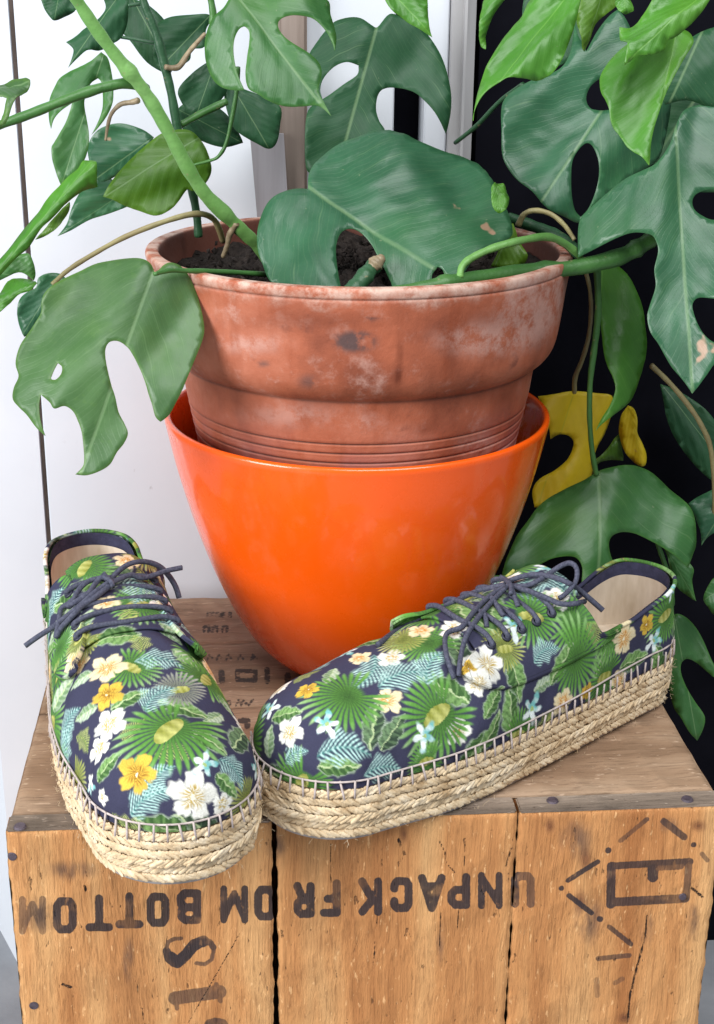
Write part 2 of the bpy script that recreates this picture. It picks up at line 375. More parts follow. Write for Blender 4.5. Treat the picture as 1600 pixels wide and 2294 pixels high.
    t = NT('navy_lace'); f = t.noise(scale=700, detail=3)
    M['lace'] = t.done(t.ramp(f, [(.3, (.042, .045, .070)), (.7, (.100, .104, .145))]), .85, t.bump(f, .5, .0006), .2)
    M['band'] = simple('navy_band', (.045, .045, .085), .85, .2, 250, .3, .3)
    t = NT('cream_lining'); f = t.noise(t.mapping((1, 1, .25)), 70, 4)
    M['lining'] = t.done(t.ramp(f, [(.3, (.50, .40, .29)), (.6, (.72, .62, .50)), (.8, (.80, .72, .62))]), .85, t.bump(f, .2, .001), .2)
    M['eyelet'] = simple('navy_eyelet', (.015, .016, .035), .45, .5)
make_materials()

# ================================================================== setting
FLOOR_Z = -.36
def build_setting():
    fl = mesh('floor', [(-6, -6, FLOOR_Z), (6, -6, FLOOR_Z), (6, 6, FLOOR_Z), (-6, 6, FLOOR_Z)], [[0, 1, 2, 3]], M['floor'])
    tag(fl, kind='structure')
    A = onz(28, 2135, FLOOR_Z); B = onz(0, 2083, FLOOR_Z)
    d = (B - A)[:2]; d /= np.linalg.norm(d)
    WY = .345
    K = A[:2] + d * ((WY - A[1]) / d[1]); E_ = K + d * .9
    gx0, gx1 = -.2182, -.2146                     # the dark joint between the two white boards
    xr = .0418
    w = empty('wall', (0, WY, FLOOR_Z)); tag(w, kind='structure')
    def loc(o): o.location = (0, -WY, -FLOOR_Z); return o
    loc(prism('panel', [tuple(K), (gx0, WY), (gx0, WY + .02), (K[0] - .2, 1.2), tuple(E_)], FLOOR_Z, 1.1, M['white'], w))
    loc(box('panel', (gx1, WY, FLOOR_Z), (xr, WY + .02, 1.1), M['white'], w, .001))
    loc(box('joint_backing', (gx0 + .0002, WY + .005, FLOOR_Z), (gx1 - .0002, WY + .015, 1.1), M['gap'], w, 0))
    dw = box('dark_wall', (xr - .03, .385, FLOOR_Z), (.0990, .42, 1.3), M['black'], None, 0); tag(dw, kind='structure')
    dw = box('dark_wall', (.0995, .340, FLOOR_Z), (2.5, .42, 1.3), M['black'], None, 0); tag(dw, kind='structure')
    # painted post right of the white wall, with the bright strip at its left
    x0 = ony(951, 200, .345)[0]; x1 = ony(1066, 200, .325)[0]
    p = empty('wall_post', (x0, .325, FLOOR_Z)); tag(p, 'pale grey painted post between the white wall and the black background', 'post')
    def lp(o): o.location = (-x0, -.325, -FLOOR_Z); return o
    lp(box('strip', (x0, .343, FLOOR_Z), (x0 + .016, .375, 1.1), M['white'], p, .001))
    lp(box('shaft', (x0 + .0165, .326, FLOOR_Z), (x1, .368, 1.1), M['post'], p, .009))
    # stake and slat standing behind the pot
    b0 = ony(625, 300, .335); b1 = ony(688, 300, .335)
    s = box('wooden_stake', (b0[0], .331, FLOOR_Z), (b1[0], .3435, 1.0), M['stake'], None, .002)
    tag(s, 'upright brown wooden stake against the white wall behind the pot', 'stake')
    pts = [ony(u, v, .324) for u, v in ((560, 300), (636, 300), (662, 560), (612, 560))]
    lo = [ony(u, v, .324) for u, v in ((700, 1330), (650, 1330))]
    poly = [pts[0], pts[1], lo[0], lo[1]]
    bm = bmesh.new()
    f = [bm.verts.new(p) for p in poly]; k = [bm.verts.new((p[0], p[1] + .005, p[2])) for p in poly]
    bm.faces.new(f); bm.faces.new(k[::-1])
    for i in range(4): bm.faces.new((f[i], k[i], k[(i + 1) % 4], f[(i + 1) % 4]))
    bmesh.ops.recalc_face_normals(bm, faces=bm.faces[:])
    s = from_bm('leaning_slat', bm, M['slat']); tag(s, 'grey wooden slat leaning against the wall behind the pot', 'slat')
build_setting()

# ================================================================== crate
def seg_dist(P, A, B):
    A = np.asarray(A, float); B = np.asarray(B, float); d = B - A; L = d @ d
    t = np.clip(((P - A) @ d) / (L + 1e-9), 0, 1)
    return np.linalg.norm(P - (A + t[:, None] * d), axis=1)
LET = {  # strokes in a unit box, x right, y up
 'U': [[(.1, 1), (.1, .18), (.25, .06), (.75, .06), (.9, .18), (.9, 1)]],
 'N': [[(.1, 0), (.1, 1)], [(.1, .95), (.9, .05)], [(.9, 0), (.9, 1)]],
 'P': [[(.12, 0), (.12, .95), (.7, .95), (.9, .8), (.9, .58), (.7, .44), (.12, .44)]],
 'A': [[(.06, 0), (.5, 1)], [(.94, 0), (.5, 1)], [(.25, .28), (.75, .28)]],
 'C': [[(.9, .72), (.9, .85), (.75, .95), (.25, .95), (.1, .82), (.1, .18), (.25, .05), (.75, .05), (.9, .18), (.9, .3)]],
 'K': [[(.12, 0), (.12, 1)], [(.92, 1), (.2, .42)], [(.42, .58), (.94, 0)]],
 'F': [[(.14, 0), (.14, .95), (.94, .95)], [(.14, .5), (.7, .5)]],
 'R': [[(.12, 0), (.12, .95), (.7, .95), (.88, .82), (.88, .6), (.7, .48), (.12, .48)], [(.55, .48), (.9, 0)]],
 'O': [[(.1, .2), (.1, .8), (.26, .95), (.74, .95), (.9, .8), (.9, .2), (.74, .05), (.26, .05), (.1, .2)]],
 'M': [[(.07, 0), (.07, 1)], [(.07, .95), (.5, .15)], [(.93, .95), (.5, .15)], [(.93, 0), (.93, 1)]],
 'B': [[(.12, .05), (.12, .95), (.68, .95), (.86, .84), (.86, .62), (.7, .52), (.12, .52)], [(.7, .52), (.9, .4), (.9, .18), (.7, .05), (.12, .05)]],
 'T': [[(0, .94), (1, .94)], [(.5, .94), (.5, 0)]],
}
LINE = [('U', 1144, 1199, 1954, 2029), ('N', 1069, 1128, 1957, 2033), ('P', 1002, 1055, 1960, 2035), ('A', 937, 998, 1962, 2039),
        ('C', 874, 925, 1966, 2042), ('K', 803, 858, 1970, 2047), ('F', 718, 765, 1974, 2053), ('R', 657, 706, 1980, 2055),
        ('O', 569, 621, 1985, 2061), ('M', 493, 557, 1987, 2065), ('B', 395, 453, 1993, 2069), ('O', 328, 380, 2001, 2075),
        ('T', 262, 318, 2003, 2079), ('T', 195, 250, 2008, 2086), ('O', 118, 173, 2011, 2090), ('M', 42, 104, 2011, 2090)]
def ink_strokes():
    S = []                                                     # (polyline px, half width px, strength)
    for ch, x0, x1, y0, y1 in LINE:                            # printed upside down
        for st in LET[ch]:
            hw = 9.2 if ch not in 'MN' else 7.8
            pl = [(x1 - hw * .6 - (x1 - x0 - hw * 1.2) * a, y0 + hw * .5 + (y1 - y0 - hw) * b) for a, b in st]
            S.append((pl, hw, .92 if x0 > 110 else .6))
    # rotated stencil letters below
    sx = lambda L: [(a / 2.424, 1900 + b / 2.424) for a, b in L]
    S += [(sx([(925, 590), (965, 620), (1010, 580), (1055, 525), (1105, 505)]), 13, .95),
          (sx([(905, 540), (912, 510), (945, 493), (985, 490)]), 4.5, .75), (sx([(905, 560), (915, 600), (945, 625)]), 9, .9),
          (sx([(1105, 500), (1140, 510), (1160, 540)]), 7, .85), (sx([(1160, 560), (1150, 605), (1115, 630), (1065, 625)]), 4.5, .75),
          (sx([(950, 815), (1195, 780)]), 15, .7), (sx([(945, 790), (962, 870)]), 5, .65), (sx([(1175, 740), (1198, 830)]), 5.5, .65),
          (sx([(1120, 975), (1130, 948), (1170, 938), (1215, 945), (1235, 980)]), 7, .8)]
    r = lambda L: [(1200 + a / 4, 1780 + b / 4) for a, b in L]
    S += [(r([(680, 640), (672, 985)]), 10, .9), (r([(680, 640), (1385, 600)]), 8, .85), (r([(1375, 600), (1350, 920)]), 8, .7),
          (r([(680, 965), (1340, 930)]), 10, .85), (r([(1050, 640), (1050, 740)]), 12, .9), (r([(1100, 650), (1300, 640)]), 8, .7)]
    for L, hw, k in (([(760, 415), (1000, 220)], 5, .75), ([(1150, 240), (1330, 380)], 8, .8), ([(290, 770), (560, 600)], 5.5, .9),
                     ([(300, 905), (500, 1060)], 6, .9), ([(660, 1185), (855, 1340)], 5.5, .8), ([(560, 1470), (840, 1440)], 5.5, .7),
                     ([(1490, 530), (1540, 590)], 5, .6), ([(548, 1660), (552, 1800)], 6, .35), ([(710, 1690), (780, 1650)], 5, .45)):
        S.append((r(L), hw, k))
    for a, b, R_ in ((650, 500, 7), (230, 840, 6), (575, 1115, 7), (1415, 450, 6)): S.append((r([(a, b), (a + 4, b)]), R_, .9))
    return S
CRACKS = [([(1450, 2052), (1446, 2100), (1428, 2165), (1412, 2228), (1406, 2294)], 3.0), ([(893, 1880), (900, 1900), (908, 1915)], 4),
          ([(985, 1885), (998, 1910), (1000, 1935), (1020, 1955)], 2.2), ([(741, 1890), (740, 1975)], 1.5), ([(855, 1880), (855, 1940)], 1.8),
          ([(1042, 1885), (1040, 1940)], 1.4), ([(1134, 1940), (1146, 1900)], 2.2), ([(988, 2045), (985, 2120)], 1.6), ([(846, 2050), (838, 2150)], 1.3),
          ([(1028, 2040), (1024, 2085)], 1.4), ([(553, 2065), (490, 2175), (421, 2294)], .9), ([(300, 2100), (306, 2200), (325, 2294)], 1.5),
          ([(140, 2205), (160, 2212)], 4), ([(190, 1985), (193, 1995)], 4), ([(100, 2020), (104, 2060)], 2), ([(1550, 1990), (1575, 2010)], 4)]
KNOTS = [(1232, 1850, 17, 25), (1312, 1925, 24, 52), (905, 1868, 14, 30), (1300, 2020, 22, 40), (1398, 2280, 22, 18), (1565, 1850, 26, 20)]
STAINS = [(288, 2150, 18, 70), (1290, 1880, 50, 60), (1320, 2060, 45, 70), (1555, 2060, 22, 60), (1500, 1850, 30, 25), (620, 1895, 30, 40),
          (90, 2050, 60, 50), (1450, 2080, 22, 50), (985, 2100, 14, 80), (160, 1950, 80, 30)]
def board_grid(lo, hi, axis, step=.0011):
    """a board whose face (front: -y, top: +z) is a fine grid; returns verts, faces, face-vertex count"""
    nx = max(2, int((hi[0] - lo[0]) / step)); 
    if axis == 'front': nb = max(2, int((hi[2] - lo[2]) / step)); b = np.linspace(lo[2], hi[2], nb)
    else: nb = max(2, int((hi[1] - lo[1]) / step)); b = np.linspace(lo[1], hi[1], nb)
    a = np.linspace(lo[0], hi[0], nx); A, Bb = np.meshgrid(a, b, indexing='ij'); A = A.ravel(); Bb = Bb.ravel()
    e = np.minimum(np.minimum(A - lo[0], hi[0] - A), np.minimum(Bb - b[0], b[-1] - Bb))
    rnd = .0016 * np.exp(-e / .0011)
    wob = .0004 * (np.sin(A * 190 + np.sin(Bb * 60) * 2) + np.sin(Bb * 130 + A * 70))
    edge = .0011 * (np.sin(Bb * 300) + np.sin(Bb * 137 + 1.3) + .6 * np.sin(Bb * 700)) / 2
    m0 = np.exp(-(A - lo[0]) / .003) ; m1 = np.exp(-(hi[0] - A) / .003)
    if axis == 'front':
        V = np.stack([A + edge * (m0 - m1) * .5, lo[1] + rnd + np.abs(wob), Bb], 1)
        back = [(lo[0], hi[1], b[0]), (lo[0], hi[1], b[-1]), (hi[0], hi[1], b[-1]), (hi[0], hi[1], b[0])]
    else:
        V = np.stack([A, Bb, hi[2] - rnd - np.abs(wob)], 1)
        back = [(lo[0], b[0], lo[2]), (lo[0], b[-1], lo[2]), (hi[0], b[-1], lo[2]), (hi[0], b[0], lo[2])]
    Fc = grid_faces(nx, nb)
    if axis == 'top' or axis == 'front': Fc = Fc.tolist()
    n = nx * nb; V = np.vstack([V, back]); c = [n, n + 1, n + 2, n + 3]
    left = list(range(nb)); right = [(nx - 1) * nb + j for j in range(nb)]; bot = [i * nb for i in range(nx)]; top = [i * nb + nb - 1 for i in range(nx)]
    Fc += [left[::-1] + [c[0], c[1]], right + [c[2], c[3]], bot + [c[3], c[0]], top[::-1] + [c[1], c[2]], [c[0], c[3], c[2], c[1]]]
    return V, Fc, n
def build_crate():
    cr = empty('wooden_crate', (0, .155, FLOOR_Z))
    tag(cr, 'upended wooden packing crate with black stencilled lettering, carrying the shoes and pots', 'crate')
    off = (0, -.155, -FLOOR_Z)
    S = ink_strokes(); mm = 1000 / 3900.0
    spans = [(-.2, -.0556), (-.0528, .0818), (.0825, .2)]
    for bi, (x0, x1) in enumerate(spans):
        ztop = 0.0 - (.0006, .0, .0004)[bi]
        V, Fc, n = board_grid((x0, 0, FLOOR_Z + .003), (x1, .0152, ztop), 'front')
        o = mesh('front_board', V, Fc, M['wood'], cr, True); o.location = off
        P = project(V)
        ink = np.full(len(V), 9.0); fade = np.zeros(len(V))
        vis = P[:, 1] < 2330
        for pl, hw, k in S:
            pl = np.asarray(pl); lo = pl.min(0) - 30; hi = pl.max(0) + 30
            q = np.where(vis & (P[:, 0] > lo[0]) & (P[:, 0] < hi[0]) & (P[:, 1] > lo[1]) & (P[:, 1] < hi[1]))[0]
            if not len(q): continue
            d = np.min([seg_dist(P[q], pl[i], pl[i + 1]) for i in range(len(pl) - 1)], 0)
            v = (d - hw) * mm; better = v < ink[q]
            ink[q] = np.where(better, v, ink[q]); fade[q] = np.where(better, k, fade[q])
        crack = np.full(len(V), 9.0)
        for pl, hw in CRACKS:
            pl = np.asarray(pl, float)
            d = np.min([seg_dist(P, pl[i], pl[i + 1]) for i in range(len(pl) - 1)], 0); crack = np.minimum(crack, (d - hw * .62) * mm)
        kn = np.full(len(V), 9.0); st = np.full(len(V), 9.0)
        for x, y, a, b in KNOTS: kn = np.minimum(kn, np.hypot((P[:, 0] - x) / a, (P[:, 1] - y) / b))
        for x, y, a, b in STAINS: st = np.minimum(st, np.hypot((P[:, 0] - x) / a, (P[:, 1] - y) / b))
        for nme, arr in (('ink', ink), ('fade', fade), ('crack', crack), ('knot', kn), ('stain', st)): fattr(o, nme, arr)
        # grey weathered top end of each board (its own slim cap)
        cap = box('board_end', (x0 + .0006, .0012, ztop - .0012), (x1 - .0006, .0150, ztop + .0016), M['wood_end'], cr, .0008); cap.location = off
    # lid boards, grain left to right
    topink = []
    tr = lambda L: [(380 + a / 4.706, 1330 + b / 4.706) for a, b in L]
    rect = lambda x0, x1, y0, y1: tr([(x0, y0), (x1, y0), (x1, y1), (x0, y1), (x0, y0)])
    topink += [(rect(715, 905, 815, 912), 5), (tr([(1030, 800), (1030, 925)]), 6), (tr([(1245, 860), (1245, 925)]), 7), (tr([(545, 830), (555, 920)]), 7),
               (tr([(780, 1130), (830, 1180), (880, 1115)]), 2.5), (tr([(700, 1180), (730, 1120), (760, 1180)]), 2.5), (tr([(560, 1130), (640, 1130), (640, 1180), (560, 1180)]), 2.2),
               (tr([(1100, 1150), (1150, 1110), (1150, 1170)]), 2.5), (tr([(750, 1340), (820, 1340), (820, 1400)]), 7)]
    for x in (400, 450, 500, 560, 620): topink.append((tr([(x, 245), (x, 200), (x + 30, 200), (x + 30, 245)]), 1.6))
    for x in (360, 450, 560): topink.append((tr([(x, 400), (x, 345), (x + 50, 345), (x + 50, 400)]), 3))
    for x in (400, 500, 600, 720, 860): topink.append((tr([(x, 700), (x + 20, 640), (x + 60, 690)]), 2.2))
    for y0, y1 in ((.0162, .1305), (.1318, .2245), (.2255, .305)):
        V, Fc, n = board_grid((-.199, y0, -.012), (.199, y1, .0012 if y0 < .02 else .0008), 'top', .0016)
        o = mesh('top_board', V, Fc, M['wood_top'], cr); o.location = off
        P = project(V); ink = np.full(len(V), 9.0)
        for pl, hw in topink:
            pl = np.asarray(pl); d = np.min([seg_dist(P, pl[i], pl[i + 1]) for i in range(len(pl) - 1)], 0)
            ink = np.minimum(ink, (d - hw) * mm)
        fattr(o, 'ink', ink)
    for i in range(3):
        z0 = FLOOR_Z + .003 + i * .115
        for sx in (-1, 1):
            xa, xb = (-.1985, -.187) if sx < 0 else (.187, .1985)
            o = box('side_board', (xa, .0165, z0), (xb, .3035, z0 + .113), M['wood_side'], cr); o.location = off
    o = box('back_board', (-.1985, .3045, FLOOR_Z + .003), (.1985, .3165, -.0135), M['wood_side'], cr); o.location = off
    # nails: heads sunk into the end grain and the front
    def nail(P, n, r):
        bm = bmesh.new(); bmesh.ops.create_cone(bm, cap_ends=True, segments=14, radius1=r, radius2=r * .8, depth=.0012)
        q = Vector((0, 0, 1)).rotation_difference(Vector(n)); bmesh.ops.rotate(bm, verts=bm.verts, matrix=q.to_matrix())
        bmesh.ops.translate(bm, verts=bm.verts, vec=Vector(P)); o = from_bm('nail', bm, M['nail'], cr, False); o.location = off
    for u, v in ((45, 1851), (1238, 1793), (1540, 1790)):
        p = onz(u, v, .0016); nail((p[0], p[1], .0017), (0, 0, 1), .0036)
    for u, v, r in ((76, 2253, .0032), (28, 1920, .0028), (1530, 2010, .0025)):
        p = ony(u, v, 0); nail((p[0], .0004, p[2]), (0, -1, 0), r)
build_crate()

# ================================================================== pots
PX, PY = .0058, .198
def build_pots():
    z0 = .0016
    prof = [(0, .0), (.040, .0), (.0455, .0008), (.0525, .005), (.060, .0115), (.0685, .021), (.0765, .0335), (.085, .050), (.0935, .070), (.1015, .092), (.1095, .118), (.1165, .145), (.1218, .170),
            (.1225, .1735), (.1222, .1758), (.1205, .1768), (.1187, .1758), (.1175, .172), (.111, .142), (.1035, .115), (.0955, .090), (.088, .070), (.079, .050), (.070, .034), (.058, .020), (.04, .012), (0, .010)]
    e = empty('orange_planter', (PX, PY, z0)); tag(e, 'glossy orange ceramic bowl-shaped planter holding the clay pot', 'planter')
    p = smooth_prof(prof, 5); p[:, 0] = np.maximum(p[:, 0], .00002)
    lathe('bowl', p, M['orange'], e, 160, .003)
    zb = .0815
    pr = [(0, 0), (.080, 0), (.0875, .001), (.0895, .004), (.0935, .030), (.0965, .045)]
    z = .050
    grooves = [.074, .080, .0862, .0925, .0985, .1045]
    pr2 = [(.0975, .055)]
    for g in grooves:
        R_ = .0975 + (g - .055) * .19
        pr2 += [(R_ - .0002, g - .0022), (R_ + .0001, g - .0008), (R_ - .0008, g), (R_ + .0002, g + .0008)]
    pr2 += [(.1085, .112), (.1098, .122), (.1108, .1285), (.1112, .1305), (.1122, .1318), (.1150, .1335), (.1185, .1365), (.1215, .141), (.1235, .147), (.1255, .160), (.1275, .178), (.1292, .1890), (.1294, .1912),
            (.1288, .1922), (.1296, .1930), (.1302, .1960), (.1298, .1978), (.1288, .1985), (.1245, .1985), (.1226, .1980), (.1216, .1955), (.1195, .180), (.1145, .150), (.105, .13), (.100, .10), (.09, .03), (0, .02)]
    zs = np.array(pr + pr2); dense = smooth_prof(zs, 3); dense[:, 0] = np.maximum(dense[:, 0], .00002)
    t = empty('terracotta_pot', (PX, PY, z0 + zb)); tag(t, 'weathered terracotta flower pot with thick rim, sitting inside the orange planter', 'flower pot')
    fine = [dense[0]]
    for a_, b_ in zip(dense[:-1], dense[1:]):
        k_ = max(1, int(np.hypot(*(b_ - a_)) / .0018)) if b_[0] > .1 else 1
        fine += [a_ + (b_ - a_) * (j_ + 1) / k_ for j_ in range(k_)]
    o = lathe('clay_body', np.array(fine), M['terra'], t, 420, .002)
    n = len(o.data.vertices); co = np.empty(n * 3); o.data.vertices.foreach_get('co', co); co = co.reshape(-1, 3)
    W = co + np.array([PX, PY, z0 + zb]); Pp = project(W); rr = np.hypot(co[:, 0], co[:, 1])
    front = (co[:, 1] < .02)
    g = np.zeros(n)
    for gz in grooves: g = np.maximum(g, np.exp(-((co[:, 2] - gz) / .0005) ** 2) * (rr > .1) * (rr < .12))
    ang = np.arctan2(co[:, 1], co[:, 0]); g *= .75 + .25 * np.sin(ang * 3 + 1)
    g = np.maximum(g, .6 * np.exp(-((co[:, 2] - .1308) / .0010) ** 2) * (rr > .109) * (rr < .114))
    g = np.maximum(g, .35 * np.exp(-((co[:, 2] - .1922) / .0007) ** 2) * (rr > .127))
    def blob(x, y, a, b): return np.exp(-(((Pp[:, 0] - x) / a) ** 2 + ((Pp[:, 1] - y) / b) ** 2)) * front
    sm = np.clip(blob(795, 765, 50, 25) + .8 * blob(820, 716, 42, 6) + .5 * blob(690, 855, 35, 25) + .5 * blob(590, 815, 25, 12), 0, 1)
    dr = np.clip(1.2 * blob(891, 843, 9, 20) + .7 * blob(896, 790, 6, 40) + .5 * blob(950, 960, 26, 14) + .5 * blob(975, 930, 14, 30) + .5 * blob(965, 850, 30, 40) + .45 * blob(700, 720, 160, 22) + .45 * blob(1080, 715, 90, 30) + .5 * blob(1010, 800, 20, 60) + .4 * blob(1120, 890, 60, 20), 0, 1)
    lime = np.clip(blob(1190, 690, 75, 60) + .8 * blob(1080, 760, 120, 45) + .6 * blob(560, 770, 110, 30) + .5 * blob(650, 930, 140, 40) + .6 * blob(1080, 1000, 80, 35) + .6 * blob(1230, 640, 60, 30) + .4 * blob(820, 950, 60, 30), 0, 1)
    for nme, a in (('groove', g), ('smudge', sm), ('drip', dr), ('lime', lime)): fattr(o, nme, a)
    # soil
    nr, na = 46, 160; R_ = np.linspace(0.0005, .1196, nr); th = np.linspace(0, 2 * np.pi, na, endpoint=False)
    A, B = np.meshgrid(th, R_, indexing='ij'); V = np.stack([B * np.cos(A), B * np.sin(A), np.zeros_like(A)], -1).reshape(-1, 3)
    hz = np.zeros(len(V))
    for fr, am in ((40, .0035), (95, .003), (210, .0022), (430, .0012)):
        ph = RNG.uniform(0, 6, 4)
        hz += am * np.sin(V[:, 0] * fr + ph[0] + 1.3 * np.sin(V[:, 1] * fr * .8 + ph[1])) * np.sin(V[:, 1] * fr * 1.1 + ph[2] + np.sin(V[:, 0] * fr * .7 + ph[3]))
    V[:, 2] = hz + RNG.normal(0, .0009, len(V))
    verts = V.tolist(); faces = grid_faces(na, nr, True).tolist()
    for _ in range(420):                                        # crumbs and bark chips
        r = .113 * math.sqrt(random.random()); a = random.uniform(0, 6.283); s = random.uniform(.0012, .0042)
        c = np.array([r * math.cos(a), r * math.sin(a), random.uniform(0, .006)])
        q = RNG.normal(size=(3, 3)); q, _r = np.linalg.qr(q); sc = np.array([1, random.uniform(.4, .9), random.uniform(.25, .6)]) * s
        b = len(verts)
        for d in ((1, 0, 0), (-1, 0, 0), (0, 1, 0), (0, -1, 0), (0, 0, 1), (0, 0, -1)): verts.append((c + q @ (np.array(d) * sc)).tolist())
        faces += [[b + i, b + j, b + k] for i, j, k in ((0, 2, 4), (2, 1, 4), (1, 3, 4), (3, 0, 4), (2, 0, 5), (1, 2, 5), (3, 1, 5), (0, 3, 5))]
    so = mesh('potting_soil', verts, faces, M['soil'], None, False); so.location = (PX, PY, z0 + zb + .183)
    tag(so, 'dark crumbly potting soil filling the terracotta pot', 'soil', kind='stuff')
build_pots()

# ================================================================== shoes
SL = .300; Z0 = .0335                                # sole length, sole height
S_T = np.array([.0, .117, .25, .33, .40, .50, .60, .70, .845, 1.0])
W_T = np.array([.031, .0318, .0350, .0375, .0396, .0428, .0464, .0484, .0455, .0455])
H_T = np.array([.10, .10, .088, .074, .065, .060, .0555, .050, .0405, .0405])
P_T = np.array([3.6, 3.6, 3.6, 3.2, 2.9, 2.6, 2.5, 2.45, 2.35, 2.35])
def lerp_s(s, T): return np.interp(s, S_T, T)
def smooth_tab(s, T):
    k = np.linspace(-.03, .03, 7); return np.mean([np.interp(np.clip(s + d, 0, 1), S_T, T) for d in k], 0)
def shoe_outline(asym, n):
    """outline points, medial points and station per point, uniformly spaced, starting at the toe tip, clockwise over +x"""
    cx = lambda s: asym * .0055 * np.sin(np.clip((np.asarray(s) - .1) / .9, 0, 1) * np.pi * .9) - asym * .004 * np.clip((np.asarray(s) - .6) / .4, 0, 1)
    rt = smooth_tab(np.array([.845]), W_T)[0]; rh = smooth_tab(np.array([.117]), W_T)[0]
    pts = []
    st = .845; sh = .117
    for a in np.linspace(0, np.pi / 2, 120, endpoint=False): pts.append((cx(st) + rt * math.sin(a), st * SL + (1 - st) * SL * math.cos(a) , cx(st), st * SL, st))
    ss = np.linspace(st, sh, 400, endpoint=False); w = smooth_tab(ss, W_T)
    for s, ww in zip(ss, w): pts.append((cx(s) + ww, s * SL, cx(s), s * SL, s))
    for a in np.linspace(np.pi / 2, -np.pi / 2, 200, endpoint=False): pts.append((cx(sh) + rh * math.sin(a), sh * SL - sh * SL * math.cos(a), cx(sh), sh * SL, sh))
    for s, ww in zip(ss[::-1], w[::-1]): pts.append((cx(s) - ww, s * SL, cx(s), s * SL, s))
    for a in np.linspace(-np.pi / 2, 0, 120, endpoint=False): pts.append((cx(st) + rt * math.sin(a), st * SL + (1 - st) * SL * math.cos(a), cx(st), st * SL, st))
    P = np.array(pts); d = np.r_[0, np.cumsum(np.hypot(*np.diff(np.vstack([P, P[:1]])[:, :2], axis=0).T))]
    t = np.linspace(0, d[-1], n, endpoint=False); PP = np.vstack([P, P[:1]])
    return np.stack([np.interp(t, d, PP[:, k]) for k in range(5)], 1), d[-1]
def form(O, phi, inset=.0):
    """point on the last; O rows (ox,oy,mx,my,s), phi 0 (sole edge) .. pi/2 (ridge)"""
    s = O[..., 4]; p = smooth_tab(s, P_T); H = smooth_tab(s, H_T)
    c = np.clip(np.cos(phi), 0, 1); sn = np.clip(np.sin(phi), 0, 1)
    r = c ** (2 / p) ; z = H * sn ** (2 / 2.05)
    bul = .0022 * np.clip(np.sin(2.0 * phi) - .0, 0, 1) * np.clip((.9 - s) / .3, 0, 1) * np.clip((s - .15) / .15, 0, 1)
    k = 1 - (inset - bul) / (np.hypot(O[..., 0] - O[..., 2], O[..., 1] - O[..., 3]) + 1e-9)
    x = O[..., 2] + (O[..., 0] - O[..., 2]) * r * k; y = O[..., 3] + (O[..., 1] - O[..., 3]) * r * k
    return np.stack([x, y, Z0 + z], -1)
def edge_phi(O):
    """upper limit of the base layer: collar round the heel, closed over the vamp"""
    Y = O[:, 1]; s = O[:, 4]
    zc = np.interp(Y, [0, .018, .035, .058, .085, .105], [.0500, .0490, .0450, .0400, .0388, .0430])
    far = np.clip((O[:, 0] - O[:, 2]) / .02, 0, 1); zc = zc - far * np.interp(Y, [.012, .035, .06, .10, .13], [0, .006, .0125, .011, 0])
    H = smooth_tab(s, H_T); ph = np.arcsin(np.clip(zc / H, 0, 1) ** (2.05 / 2))
    t = np.clip((s - .30) / (.405 - .30), 0, 1); t = t * t * (3 - 2 * t)
    out = ph * (1 - t) + (np.pi / 2) * t
    k = np.ones(9) / 9; return np.convolve(np.r_[out[-4:], out, out[:4]], k, 'valid')
def gnormals(V):
    a = np.gradient(V, axis=0); b = np.gradient(V, axis=1); n = np.cross(b, a)
    return n / (np.linalg.norm(n, axis=-1, keepdims=True) + 1e-12)

